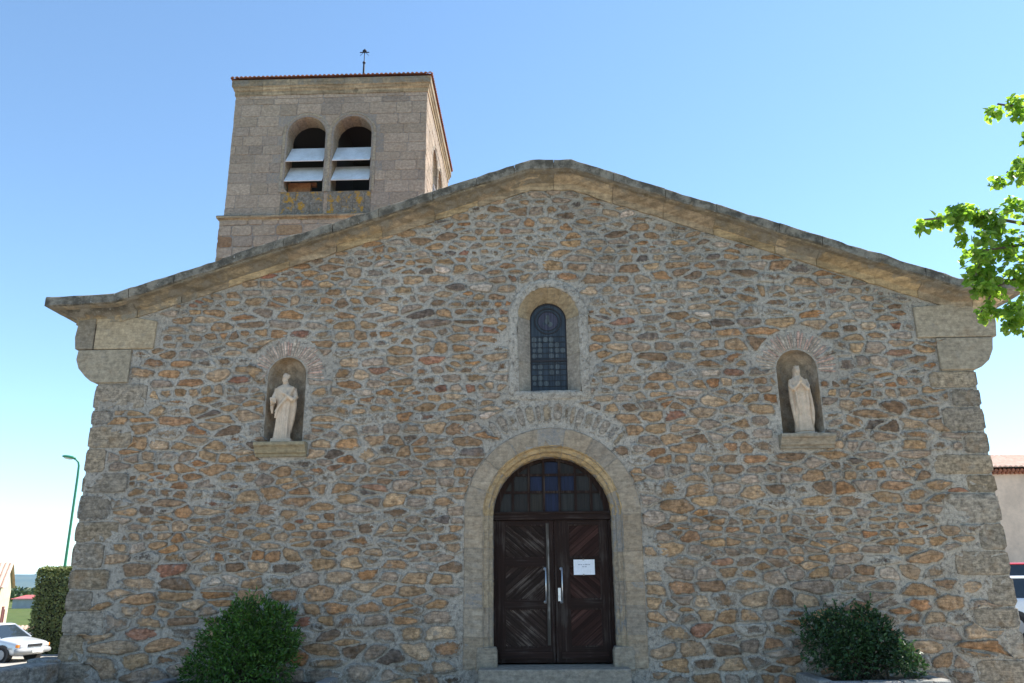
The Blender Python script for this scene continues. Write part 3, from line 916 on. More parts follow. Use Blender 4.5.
win.box((c - .26, GY - .006, 4.885), (c + .26, GY + .02, 4.915))
for dx in (-.175, -.0875, 0, .0875, .175): win.box((c + dx - .003, GY + .004, 4.42), (c + dx + .003, GY + .012, 5.30))
for zz in np.arange(4.50, 5.30, .0875): win.box((c - .262, GY + .005, zz - .003), (c + .262, GY + .011, zz + .003))
loft_path(win, [(c + .2 * math.cos(t), 5.54 + .2 * math.sin(t), math.cos(t), math.sin(t)) for t in np.linspace(0, 2 * math.pi, 40, endpoint=False)], [(.012, GY + .012), (.012, GY), (-.004, GY), (-.004, GY + .012)], (.5, .5, .5), closed=True)
loft_path(win, [(c + .155 * math.cos(t), 5.54 + .155 * math.sin(t), math.cos(t), math.sin(t)) for t in np.linspace(0, 2 * math.pi, 36, endpoint=False)], [(.006, GY + .012), (.006, GY + .003), (-.003, GY + .003), (-.003, GY + .012)], (.5, .5, .5), closed=True)
wino = win.build('arched_window', M['lead'], church)
GW, GP, GM = m_pane('leaded_glass', (.038, .050, .066)), m_pane('pale_roundel_glass', (.085, .10, .108)), m_pane('medallion_glass', (.05, .05, .075))
gp = MB()
gp.prism(arch_pts(c, .27, 4.41, 5.545), GY + .016, GY + .022, 0)
for j in range(9):
    for i in range(6):
        x = c - .219 + i * .0875; zz = 4.544 + j * .0875
        if zz > 5.28 or abs(zz - 4.9) < .03: continue
        if (i % 3 == 2 and j % 2) or random.random() < .22: continue
        r = .038 if (i + j) % 3 else .027
        gp.prism([(x + r * math.cos(t), zz + r * 1.15 * math.sin(t)) for t in np.linspace(0, 2 * math.pi, 10, endpoint=False)], GY + .0125, GY + .016, 1)
gp.prism([(c + .15 * math.cos(t), 5.54 + .15 * math.sin(t)) for t in np.linspace(0, 2 * math.pi, 28, endpoint=False)], GY + .0125, GY + .016, 2)
# broken figure of paler pieces inside the medallion
for dx, dz, r in ((0, .07, .032), (-.01, 0, .05), (.03, -.05, .045), (-.06, -.04, .03)):
    gp.prism([(c + dx + r * math.cos(t) * random.uniform(.7, 1.1), 5.54 + dz + r * math.sin(t) * random.uniform(.8, 1.2)) for t in np.linspace(0, 2 * math.pi, 7, endpoint=False)], GY + .010, GY + .0125, random.choice((1, 0)))
gp.build('glass', [GW, GP, GM], wino)

# --- niches with brick arches and moulded sills
for ni, (c, hw, z0, zs) in enumerate(NICHES):
    mb = MB(); A, H, E = 20, 8, 9; dep = .34
    v = []; f = []
    rows = [(z0 + (zs - z0) * k / H, 1.0) for k in range(H + 1)] + [(zs + hw * math.sin(math.pi / 2 * k / E), math.cos(math.pi / 2 * k / E)) for k in range(1, E + 1)]
    for zz, s in rows:
        for k in range(A + 1):
            a = math.pi * k / A
            j = 1 + noise.noise(Vector((k * .7, zz * 5, ni * 7))) * .025 if 0 < k < A else 1
            v.append((c - hw * s * math.cos(a), max(0.0, dep * s * math.sin(a) * j), zz))
    for r in range(len(rows) - 1):
        for k in range(A): f.append((r * (A + 1) + k, r * (A + 1) + k + 1, (r + 1) * (A + 1) + k + 1, (r + 1) * (A + 1) + k))
    f = [tuple(reversed(q)) for q in f]
    mb.add(v, f); nich = mb.build('niche', M['plaster'], church, smooth=True)
    # bricks on edge fanning round the head
    po, pt, ph_ = [], [], []; a = math.radians(-6)
    while a < math.radians(186):
        da = random.uniform(.075, .115); r0 = hw + random.uniform(.002, .016); r1 = hw + random.uniform(.20, .33); g = .018
        q = np.array([(c + r * math.cos(t), zs + r * math.sin(t)) for r, t in ((r0, a + g), (r1, a + g * .6), (r1, a + da - g * .6), (r0, a + da - g))])
        if area(q) < 0: q = q[::-1]
        po.append(resample(chaikin(q, 2, .12), 20)); t = random.choice([(.46, .30, .235), (.41, .285, .225), (.50, .37, .29), (.44, .355, .28), (.38, .29, .225)])
        pt.append(t); ph_.append(random.uniform(.006, .012)); a += da
    br = MB(); add_stones(br, po, pt, ph_, rough=.0012, tilt=.01)
    br.build('brick_arch', M['brick'], nich, smooth=True)
    sl = MB(); t = (.31, .255, .165) if ni == 0 else (.29, .25, .195)
    w = hw + .085
    P = [(.34, z0 - .01), (-.165, z0 - .01), (-.175, z0 - .02), (-.175, z0 - .06), (-.16, z0 - .072), (-.135, z0 - .085), (-.11, z0 - .12), (-.09, z0 - .165), (-.05, z0 - .175), (-.05, z0 - .215), (.1, z0 - .215), (.34, z0 - .1)]
    n = len(P); xo = c + (.015 if ni == 1 else .0)
    v = [(xo - w, y, z) for y, z in P] + [(xo + w, y, z) for y, z in P]
    f = [tuple(range(n)), tuple(range(2 * n - 1, n - 1, -1))] + [(i, i + n, (i + 1) % n + n, (i + 1) % n) for i in range(n)]
    sl.add(v, [tuple(reversed(q)) for q in f], 0, t, .0)
    bevel(sl.build('niche_sill', M['dressed'], nich), .006, 2)

# --- bell tower
TX, TY, TW = -5.57, 10.7, 5.40
TZ0, TZS, TZC = -1.0, 11.06, 14.86
T_OP = [(-.62, .53, 11.83, 13.60), (.66, .53, 11.83, 13.60)]     # openings, x from the tower's middle
tw = MB()
def face_xf(q):
    ca, sa = [(1, 0), (0, 1), (-1, 0), (0, -1)][q]
    def xf(x, y, z):
        yy = y - TW / 2
        return (TX + x * ca - yy * sa, TY + x * sa + yy * ca, z)
    return xf
def tower_free(x, z):
    d = np.minimum(np.minimum(x + TW / 2 + .012, TW / 2 + .012 - x), TZC + .01 - z)
    d = np.minimum(d, z - TZS - .05)
    for c, hw, z0, zs in T_OP: d = np.minimum(d, sd_arch(x, z, c, hw + .135, z0, zs))
    return d
T_PAL = [(.385, .30, .225), (.375, .29, .217), (.40, .312, .236), (.36, .282, .21), (.39, .305, .232), (.345, .27, .205), (.32, .255, .2)]
for q in range(4):
    xf = face_xf(q); po, pt, ph_ = [], [], []
    z = TZS + .06
    while z < TZC - .05:
        h = min(random.uniform(.26, .40) if z < 14.3 else random.uniform(.14, .2), TZC - z); x = -TW / 2 - random.uniform(0, .3)
        while x < TW / 2:
            w = random.uniform(.35, .85); g = .006
            x0, x1 = max(x, -TW / 2 - .01), min(x + w, TW / 2 + .01)
            if x1 - x0 > .08:
                qd = np.array([(x0 + g, z + g), (x1 - g, z + g), (x1 - g, z + h - g), (x0 + g, z + h - g)])
                po.append(resample(chaikin(qd, 2, .06), 28)); k = random.uniform(.88, 1.1); pt.append(tuple(v * k for v in random.choice(T_PAL))); ph_.append(random.uniform(.006, .014))
            x += w
        z += h
    add_stones(tw, po, pt, ph_, xf=xf, rough=.0015, excl=tower_free, margin=.004, tilt=.006, N=28, back=.03, prof=[(1.0, None, .9), (.99, .5, .7), (.95, 1.0, .25), (.6, 1.05, .1), (.3, 1.05, .0)])
    # sheet behind, and the stage below the string course
    sheet_with_holes(tw, rect_poly(-TW / 2, TW / 2, TZS - .1, TZC + .4), [arch_pts(*o) for o in T_OP], 0.0, xf)
    # the opening's dressed arch and its deep reveal
    for o in T_OP:
        path = arch_path(o[0], o[1], o[2], o[3], .07); L = 2 * (o[3] - o[2]); A = math.pi * o[1]
        cu = [.45, .9, 1.35, o[3] - o[2]] + [o[3] - o[2] + A * k / 7 for k in range(1, 7)] + [L + A - s for s in (o[3] - o[2], 1.3, .9, .4)]
        voussoirs(tw, path, [(.13, .03, .8), (.128, -.012, .5), (.07, -.016, 0), (.055, -.006, 0), (.05, .035, 0), (.0, .075, 0), (0, .55, 0)], cu, [(.37, .30, .21), (.35, .285, .205), (.33, .28, .22)], gap=.004, xf=xf)
        v = [xf(o[0] - o[1] - .1, -.03, o[2] - .02), xf(o[0] + o[1] + .1, -.03, o[2] - .02), xf(o[0] + o[1] + .1, .55, o[2] + .02), xf(o[0] - o[1] - .1, .55, o[2] + .02)]
        tw.add(v, [(0, 1, 2, 3)], 0, (.3, .27, .2), 0)
    for z0, z1 in ((TZ0, TZS - .06),):
        po, pt, ph_ = [], [], []; z = 5.0
        while z < z1 - .03:
            h = min(random.uniform(.3, .42), z1 - z); x = -TW / 2 - .1
            while x < TW / 2 + .1:
                w = random.uniform(.35, .8); x0, x1 = max(x, -TW / 2 - .09), min(x + w, TW / 2 + .09)
                if x1 - x0 > .1:
                    qd = np.array([(x0 + .01, z + .01), (x1 - .01, z + .01), (x1 - .01, z + h - .01), (x0 + .01, z + h - .01)])
                    po.append(resample(chaikin(qd, 2, .1), 20)); pt.append(random.choice(T_PAL + [(.33, .22, .13), (.28, .17, .1)])); ph_.append(random.uniform(.07, .085) + .01)
                x += w
            z += h
        add_stones(tw, po, pt, ph_, xf=xf, rough=.002, tilt=.006, back=.03, prof=[(1.0, None, .95), (.99, .85, .8), (.95, 1.0, .3), (.6, 1.03, .1), (.3, 1.03, .0)])
        p8 = rect_poly(-TW / 2 - .07, TW / 2 + .07, z0, z1)
        tw.add([xf(p[0], -.07, p[1]) for p in p8], [(0, 1, 2, 3)], 0, (.3, .3, .3), 1.0)
tower = tw.build('bell_tower', M['ashlar'], church, smooth=False)
def square_course(name, prof, mats, parent, z, half, edge=0.0):
    """prof: (out, up); a moulded course round the tower"""
    mb = MB(); n = len(prof)
    for q in range(4):
        ca, sa = [(1, 0), (0, 1), (-1, 0), (0, -1)][q]
        k0 = -half; nb = 7; L = 2 * half
        for b in range(nb):
            s0, s1 = -half + L * b / nb, -half + L * (b + 1) / nb
            v = []; e = []
            for s, end in ((s0, b == 0), (s1, b == nb - 1)):
                for o, u, ed in prof:
                    ss = s + (o if s > 0 else -o) * (1 if end else 0) + (.003 if (s == s0 and not end) else -.003 if (s == s1 and not end) else 0)
                    yy = -half - o
                    v.append((TX + ss * ca - yy * sa, TY + ss * sa + yy * ca, z + u)); e.append(ed)
            f = [(k, n + k, n + k + 1, k + 1) for k in range(n - 1)]
            t = random.choice([(.37, .275, .165), (.34, .26, .165), (.40, .31, .2)]); g = random.uniform(.9, 1.1)
            mb.add(v, f, 0, tuple(x * g for x in t), e)
    return mb.build(name, mats, parent)
square_course('string_course', [(-.02, -.10, 0), (.085, -.10, .0), (.09, -.06, .0), (.15, -.03, .1), (.16, .02, .5), (.14, .05, .7), (-.02, .09, .7)], M['cornice'], tower, TZS, TW / 2)
square_course('tower_cornice', [(-.03, -.02, -.3), (.03, -.02, -.3), (.035, .10, -.3), (.06, .13, -.3), (.075, .17, -.2), (.085, .21, .0), (.10, .22, .3), (.11, .235, .45), (.115, .42, .5), (.10, .44, .5), (-.3, .48, .3)], M['cornice'], tower, TZC, TW / 2)
kl = NT('lichen_covered_stone'); q1 = kl.noise(4, 6, .7); q2 = kl.noise(22, 5, .7)
qc = kl.mix(kl.ramp(q2, .3, .7), (.12, .105, .085), (.27, .235, .19)); qc = kl.mix(kl.ramp(q1, .51, .6, 0, .9), qc, (.42, .23, .035)); qc = kl.mix(kl.ramp(kl.noise(9, 5, .7), .58, .66, 0, .6), qc, (.35, .34, .29))
M['lichen'] = kl.done(qc, .95, kl.bump(q2, .012), spec=.1)
for q in (0, 1):
    xf = face_xf(q)
    for c, hw, z0, zs in T_OP:
        mb = MB(); x = c - hw - .06
        while x < c + hw + .02:
            w = min(random.uniform(.3, .55), c + hw + .06 - x); zt = TZS + .09
            for hz_ in ((.0, .31), (.315, .66)):
                v = [xf(xx, y, zt + z) for z in hz_ for xx, y in ((x + .004, -.022), (x + w - .004, -.022), (x + w - .004, .02), (x + .004, .02))]
                mb.add(v, [(0, 3, 2, 1), (4, 5, 6, 7), (0, 1, 5, 4), (1, 2, 6, 5), (2, 3, 7, 6), (3, 0, 4, 7)])
            x += w
        mb.build('apron_stones', M['lichen'], tower)
tr = MB(); ez = TZC + .485; eh = TW / 2 + .155; apex = Vector((TX + .24, TY, 16.45))
for q in range(4):
    ca, sa = [(1, 0), (0, 1), (-1, 0), (0, -1)][q]
    def W(x, y, z=ez): return Vector((TX + x * ca - y * sa, TY + x * sa + y * ca, z))
    a, b = W(-eh, -eh), W(eh, -eh); nrm = (b - a).cross(apex - a).normalized(); n = 46
    for i in range(n):
        t0, t1 = i / n, (i + 1) / n; tm = (t0 + t1) / 2; up_ = 1 - abs(2 * tm - 1)
        e0, e1 = a.lerp(b, t0), a.lerp(b, t1); mid = a.lerp(b, tm)
        base = a.lerp(b, .5); g0 = e0 + (apex - base) * up_; g1 = e1 + (apex - base) * up_
        v = []
        for k in range(7):
            w = k / 6; hg = nrm * (math.sin(math.pi * w) * .042)
            v += [e0.lerp(e1, w) + hg, g0.lerp(g1, w) + hg]
        tr.add(v, [(2 * k, 2 * k + 2, 2 * k + 3, 2 * k + 1) for k in range(6)] + [tuple(2 * k for k in range(6, -1, -1))])
    tr.add([a - nrm * .02, b - nrm * .02, apex - nrm * .02], [(0, 1, 2)])
tr.build('tower_roof', M['tile'], tower)
# louvre boards in the front and right openings, timber sill; floors and walls added inside to stop light passing through
for q in (0, 1):
    xf = face_xf(q)
    for c, hw, z0, zs in T_OP:
        for zb in (12.74, 12.14):
            mb = MB(); P = [(-.06, zb), (-.045, zb - .018), (.42, zb + .62), (.405, zb + .638)]
            v = [xf(c - hw + .015, y, z) for y, z in P] + [xf(c + hw - .015, y, z) for y, z in P]
            mb.add(v, [(0, 4, 7, 3), (3, 7, 6, 2), (2, 6, 5, 1), (1, 5, 4, 0), (0, 3, 2, 1), (4, 5, 6, 7)])
            mb.build('louvre_board', M['louvre'], tower)
bm_ = MB(); xf = face_xf(0)
for x0, x1, y0, y1, z0_, z1_ in ((-1.12, -.5, .30, .42, 11.86, 12.25), (-1.12, -.38, .42, .5, 12.2, 12.32)):
    v = [xf(x, y, z) for z in (z0_, z1_) for x, y in ((x0, y0), (x1, y0), (x1, y1), (x0, y1))]
    bm_.add(v, [(0, 3, 2, 1), (4, 5, 6, 7), (0, 1, 5, 4), (1, 2, 6, 5), (2, 3, 7, 6), (3, 0, 4, 7)])
bm_.build('timber_frame', M['beam'], tower)
ins = MB(); h = TW / 2 - .56  # added floors and crossing walls that keep the open belfry dark
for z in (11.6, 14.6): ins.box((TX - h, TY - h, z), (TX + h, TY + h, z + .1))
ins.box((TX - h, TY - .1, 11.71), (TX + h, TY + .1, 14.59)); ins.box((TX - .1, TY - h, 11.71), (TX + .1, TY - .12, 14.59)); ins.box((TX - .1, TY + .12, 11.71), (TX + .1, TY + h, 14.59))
ins.build('belfry_light_block', M['inside'], tower)
vn = MB(); ax, ay = apex.x, apex.y
vn.tube([(ax, ay, 16.3), (ax, ay, 17.75)], [.055, .03], 8); vn.tube([(ax, ay, 17.7), (ax, ay, 18.3)], .014, 6)
vn.ellipsoid((ax, ay, 17.78), (.05, .05, .05)); vn.tube([(ax - .15, ay, 18.17), (ax + .15, ay, 18.17)], .018, 6); vn.ellipsoid((ax, ay, 18.22), (.07, .04, .06))
vn.tube([(ax - .14, ay, 18.05), (ax, ay, 18.2), (ax + .14, ay, 18.05)], .008, 6)
vn.build('weather_vane', M['dark_iron'], tower)

# ================================================================== statues
def remeshed(mb, name, mat, parent, voxel, loc=None, rz=0.0):
    o = mb.build(name, mat)
    m = o.modifiers.new('r', 'REMESH'); m.mode = 'VOXEL'; m.voxel_size = voxel
    s = o.modifiers.new('s', 'SMOOTH'); s.factor = .5; s.iterations = 2
    dg = bpy.context.evaluated_depsgraph_get(); dg.update()
    me = bpy.data.meshes.new_from_object(o.evaluated_get(dg))
    me.name = name
    old = o.data; o.modifiers.clear(); o.data = me; bpy.data.meshes.remove(old)
    for p in me.polygons: p.use_smooth = True
    if not me.materials: me.materials.append(mat)
    o.parent = parent
    return o
def robe(mb, secs, folds, seed, seg=72):
    """secs: z, cx, cy, rx, ry, fold depth"""
    v = []; f = []; Z = []
    for i in range(len(secs) - 1):
        for t in np.linspace(0, 1, 6, endpoint=False): Z.append([a + (b - a) * t for a, b in zip(secs[i], secs[i + 1])])
    Z.append(list(secs[-1]))
    for (z, cx, cy, rx, ry, fd) in Z:
        for k in range(seg):
            a = 2 * math.pi * k / seg
            w = math.sin(folds * a + 2.5 * z + seed) * .6 + math.sin((folds * 1.0 + 5) * a - 4 * z + seed * 2) * .4
            w += .5 * noise.noise(Vector((math.cos(a) * 2.5, math.sin(a) * 2.5, z * 3 + seed)))
            r = 1 + fd * w
            v.append((cx + rx * r * math.cos(a), cy + ry * r * math.sin(a), z))
    n = len(Z)
    for i in range(n - 1):
        for k in range(seg): f.append((i * seg + k, i * seg + (k + 1) % seg, (i + 1) * seg + (k + 1) % seg, (i + 1) * seg + k))
    f.append(tuple(range(seg - 1, -1, -1))); f.append(tuple((n - 1) * seg + k for k in range(seg)))
    mb.add(v, f)
def head(mb, c, s, turn=0.0, nod=0.0, beard=False):
    R = Matrix.Rotation(turn, 3, 'Z') @ Matrix.Rotation(nod, 3, 'X')
    def P(x, y, z): return Vector(c) + R @ (Vector((x, y, z)) * s)
    mb.ellipsoid(P(0, .05, .12), (.46 * s, .52 * s, .5 * s), rot=R)           # skull
    mb.ellipsoid(P(0, -.12, -.18), (.36 * s, .38 * s, .52 * s), rot=R)        # face and jaw
    mb.ellipsoid(P(0, -.53, -.10), (.075 * s, .13 * s, .16 * s), rot=R)       # nose
    mb.ellipsoid(P(0, -.46, .06), (.30 * s, .09 * s, .06 * s), rot=R)         # brow
    for sx in (-1, 1):
        mb.ellipsoid(P(sx * .155, -.445, -.035), (.07 * s, .06 * s, .045 * s), rot=R)
        mb.ellipsoid(P(sx * .45, .0, -.08), (.06 * s, .12 * s, .17 * s), rot=R)
        mb.ellipsoid(P(sx * .2, -.36, -.22), (.13 * s, .12 * s, .12 * s), rot=R)
    mb.ellipsoid(P(0, -.475, -.36), (.13 * s, .06 * s, .035 * s), rot=R)
    mb.ellipsoid(P(0, -.465, -.42), (.11 * s, .06 * s, .04 * s), rot=R)
    mb.ellipsoid(P(0, -.40, -.58), (.15 * s, .13 * s, .12 * s), rot=R)
    if beard:
        mb.ellipsoid(P(0, -.36, -.66), (.25 * s, .2 * s, .32 * s), rot=R)
        for sx in (-1, 1): mb.tube([P(sx * .38, -.1, -.1), P(sx * .34, -.22, -.45), P(sx * .12, -.38, -.85)], [.12 * s, .14 * s, .08 * s], 8)
        for k in range(9):
            a = -.4 + (math.pi + .8) * k / 8
            mb.ellipsoid(P(.44 * math.cos(a), .2 + .34 * math.sin(a) * .9, .16 + .12 * math.sin(k * 2)), (.14 * s, .14 * s, .17 * s), rot=R)
def hand(mb, wrist, d, side, s=.055, up=(0, -.3, 1), curl=.5):
    """palm from the wrist along d; four fingers and a thumb, curled towards side"""
    w = Vector(wrist); d = Vector(d).normalized(); n = Vector(side).normalized(); t = d.cross(n).normalized()
    mb.tube([w, w + d * s * .45, w + d * s * .95], [s * .24, s * .32, s * .33], 8)
    for k, (L, off) in enumerate(((.85, -.33), (1.0, -.11), (.93, .11), (.72, .32))):
        p0 = w + d * s * .8 + t * off * s; p1 = p0 + (d + n * curl * .4).normalized() * s * L * .5; p2 = p1 + (d + n * curl * 1.3).normalized() * s * L * .38; p3 = p2 + (d + n * curl * 2.4).normalized() * s * L * .25
        mb.tube([p0, p1, p2, p3], [s * .12, s * .11, s * .1, s * .075], 6)
    q = w + d * s * .3 - t * s * .3
    mb.tube([q, q + (d - t * .9 + n * .3) * s * .42, q + (d * 1.5 - t * .9 + n * .8) * s * .55], [s * .13, s * .12, s * .08], 6)

def saint():
    t = thing('statue', 'pale stone statue of a bearded robed man with a book, in the left niche', 'statue', (-3.75, .09, 3.635), .06)
    mb = MB()
    robe(mb, [(.055, -.01, 0, .108, .09, .2), (.12, -.008, 0, .100, .085, .23), (.3, -.002, 0, .098, .082, .2), (.5, .008, 0, .108, .085, .10), (.62, .006, 0, .118, .088, .06), (.72, 0, .0, .135, .088, .035), (.79, -.002, .005, .138, .075, .02), (.825, -.003, .008, .10, .06, .01), (.85, -.004, .005, .045, .042, 0), (.90, -.006, 0, .036, .036, 0)], 9, 1.3)
    head(mb, (-.008, -.012, .955), .098, turn=-.25, nod=.12, beard=True)
    # cloak falling from the shoulder across the body
    for k, (dx, r) in enumerate(((0, .03), (.03, .024), (.06, .022))):
        mb.tube([(.12 - dx, -.05, .80), (.06 - dx, -.095, .66 - dx), (-.04 - dx * .5, -.105, .54 - dx), (-.105, -.075, .44 - dx * 1.4)], [r, r * .95, r * .8, r * .6], 8)
    for k in range(6):
        x = -.095 + k * .036
        mb.tube([(x * .8, -.088 + abs(x) * .25, .46 - .02 * k), (x * .82 - .004, -.092 + abs(x) * .3, .25), (x * .9 - .008, -.10 + abs(x) * .3, .06)], [.009, .013, .015], 7)
    mb.tube([(.125, .0, .77), (.142, -.01, .55), (.12, .01, .34), (.095, .03, .16)], [.033, .036, .03, .016], 9)
    mb.tube([(-.115, .0, .785), (-.148, -.015, .66), (-.158, -.05, .575)], [.042, .042, .036], 9)
    mb.tube([(-.158, -.05, .575), (-.156, -.09, .552), (-.150, -.118, .552)], [.036, .028, .02], 9)
    mb.tube([(-.155, -.045, .58), (-.16, -.06, .50), (-.15, -.05, .42)], [.03, .026, .012], 8)
    hand(mb, (-.150, -.115, .55), (.1, -.6, .1), (0, .1, 1), .052, curl=.4)
    mb.obox((-.135, -.135, .595), (.036, .012, .006), (-.004, .013, .004), (-.006, -.010, .042))
    mb.tube([(.115, .0, .785), (.152, -.03, .655), (.13, -.085, .61)], [.042, .043, .036], 9)
    mb.tube([(.13, -.085, .61), (.07, -.12, .655), (.035, -.125, .68)], [.034, .027, .02], 9)
    hand(mb, (.04, -.122, .678), (-.8, -.1, .5), (0, 1, 0), .056, curl=.3)
    o = remeshed(mb, 'robed_figure', M['statue'], t, .0062)
    o.scale = (1.06, 1.06, 1.06)
    pl = MB(); pl.box((-.15, -.115, 0), (.15, .10, .068), 0, (.55, .45, .37)); bevel(pl.build('base_block', M['statue'], t), .008)
def madonna():
    t = thing('statue', 'pale stone statue of a veiled crowned woman praying, in the right niche', 'statue', (3.93, .09, 3.655), -.05)
    mb = MB()
    robe(mb, [(.05, 0, 0, .122, .092, .2), (.12, 0, 0, .112, .086, .22), (.35, -.004, 0, .104, .08, .18), (.55, -.012, 0, .098, .08, .10), (.68, -.018, 0, .106, .078, .05), (.77, -.022, .005, .108, .07, .02), (.81, -.024, .008, .085, .06, .01), (.835, -.026, .005, .05, .045, 0), (.90, -.026, .0, .036, .036, 0)], 10, 4.4)
    head(mb, (-.026, -.012, .925), .092, turn=.05, nod=.14)
    # veil over the head and mantle down both sides
    mb.ellipsoid((-.026, .024, .94), (.044, .040, .056))
    for sx in (-1, 1):
        mb.tube([(-.026 + sx * .034, .026, .955), (-.026 + sx * .038, .028, .90), (-.025 + sx * .040, .03, .85), (-.022 + sx * .06, .03, .80)], [.014, .014, .015, .016], 9)
        mb.tube([(-.022 + sx * .088, .0, .775), (-.016 + sx * .114, .0, .66), (-.008 + sx * .124, -.012, .50), (sx * .125, -.03, .34), (sx * .115, -.035, .2), (sx * .10, -.02, .1)], [.034, .036, .034, .030, .026, .014], 9)
        mb.tube([(-.010 + sx * .075, -.072, .62), (-.006 + sx * .07, -.078, .45), (sx * .055, -.085, .28)], [.016, .018, .008], 8)
        mb.tube([(-.022 + sx * .098, -.0, .785), (-.02 + sx * .118, -.025, .70), (-.02 + sx * .098, -.08, .635)], [.034, .033, .028], 9)
        mb.tube([(-.02 + sx * .098, -.08, .635), (-.022 + sx * .05, -.112, .68), (-.022 + sx * .014, -.128, .72)], [.028, .022, .016], 9)
        hand(mb, (-.022 + sx * .014, -.120, .72), (-sx * .12, -.12, 1), (-sx, 0, 0), .058, curl=.03)
    for k in range(7):
        x = -.085 + k * .028
        mb.tube([(x * .6 - .01, -.082 + abs(x) * .3, .58), (x * .8, -.086 + abs(x) * .3, .3), (x * 1.0, -.098 + abs(x) * .35, .055)], [.008, .013, .016], 7)
    for k in range(10):
        a = 2 * math.pi * k / 10; p = Vector((-.026 + .034 * math.cos(a), -.0 + .034 * math.sin(a), .972))
        mb.tube([p, p + Vector((.006 * math.cos(a), .006 * math.sin(a), .02 if k % 2 else .014))], [.011, .006], 6)
    o = remeshed(mb, 'robed_figure', M['statue'], t, .0062)
    o.scale = (1.06, 1.06, 1.06)
    pl = MB(); pl.ellipsoid((0, 0, .03), (.155, .12, .045)); pl.box((-.14, -.11, 0), (.14, .10, .035)); bevel(pl.build('base_block', M['statue'], t, smooth=True), .006)
saint(); madonna()

# ================================================================== paper on the door
pp = thing('paper_notice', 'small white sheet of paper taped to the dark right door leaf', 'notice', (.665, DY - .012, 1.74))
mb = MB(); NX, NZ = 8, 6; W_, H_ = .30, .21
v = [(-W_ / 2 + W_ * i / NX, -.002 - .004 * math.sin(i * .9) * math.cos(j * .8), H_ * j / NZ) for j in range(NZ + 1) for i in range(NX + 1)]
mb.add(v, [(j * (NX + 1) + i, j * (NX + 1) + i + 1, (j + 1) * (NX + 1) + i + 1, (j + 1) * (NX + 1) + i) for j in range(NZ) for i in range(NX)])
mb.build('sheet', M['paper'], pp, smooth=True)
mb = MB()
for zz, runs in ((.135, ((-.085, -.06), (-.052, -.03), (-.012, .002), (.012, .05), (.058, .085))), (.105, ((-.03, .0), (.008, .035)))):
    for a, b in runs: mb.box((a, -.0085, zz), (b, -.0065, zz + .012))
mb.build('faded_lines', M['ink'], pp)
for zz in (-.008, H_ - .012):
    mb = MB(); mb.box((-.02, -.0085, zz), (.0, -.0055, zz + .02)); mb.build('tape_strip', M['tape'], pp)

# ================================================================== ground and distance
def smooth(t): t = np.clip(t, 0, 1); return t * t * (3 - 2 * t)
def ground_z(x, y):
    x = np.asarray(x, float); y = np.asarray(y, float)
    r = np.hypot(x, y)
    near = -.79 * smooth((-x - 6.3) / 10.5) - .30 * smooth((-x - 18) / 60)
    near = near + 1.3 * smooth((x - 8) / 15) * smooth((y + 14) / 16) * (1 - smooth((r - 60) / 120))
    far = -70 * smooth((r - 260) / 1400)
    return near + far
def polar_sheet(rads, n):
    v = [(0, 0, float(ground_z(0, 0)))]; f = []
    for r in rads:
        for k in range(n):
            a = 2 * math.pi * k / n; x, y = r * math.cos(a), r * math.sin(a); v.append((x, y, float(ground_z(x, y))))
    for k in range(n): f.append((0, 1 + k, 1 + (k + 1) % n))
    for i in range(len(rads) - 1):
        for k in range(n):
            a, b = 1 + i * n + k, 1 + i * n + (k + 1) % n; f.append((a, a + n, b + n, b))
    return v, f
kg = NT('meadow_ground')
gn = kg.noise(.05, 5, .6); gn2 = kg.noise(1.3, 5, .65); gn3 = kg.noise(.006, 4, .5)
gc = kg.mix(kg.ramp(gn, .4, .65), (.075, .105, .030), (.12, .125, .045))
gc = kg.mix(kg.ramp(gn3, .5, .6, 0, .8), gc, (.045, .07, .025))
gc = kg.scale(gc, kg.ramp(gn2, .25, .75, .7, 1.3))
M['meadow'] = kg.done(gc, .95, spec=.1)
kg = NT('gravelled_asphalt')
a1 = kg.noise(.5, 5, .6); a2 = kg.noise(25, 4, .7)
ac = kg.mix(kg.ramp(a1, .35, .7), (.36, .33, .285), (.44, .405, .35))
ac = kg.scale(ac, kg.ramp(a2, .2, .8, .75, 1.25))
M['asphalt'] = kg.done(ac, .92, kg.bump(a2, .006), spec=.15)
mb = MB(); rr = list(np.concatenate([np.linspace(2, 60, 30), np.geomspace(66, 9000, 44)])); v, f = polar_sheet(rr, 128)
mb.add(v, f); o = mb.build('ground', M['meadow'], smooth=True); tag(o, kind='structure')
mb = MB(); gx = np.arange(-34, 40.1, 1.0); gy = np.arange(-45, 27.1, 1.0); nx_ = len(gx)
v = [(x, y, float(ground_z(x, y)) + .02) for y in gy for x in gx]
mb.add(v, [(j * nx_ + i, j * nx_ + i + 1, (j + 1) * nx_ + i + 1, (j + 1) * nx_ + i) for j in range(len(gy) - 1) for i in range(nx_ - 1)])
o = mb.build('street', M['asphalt'], smooth=True); tag(o, kind='structure')
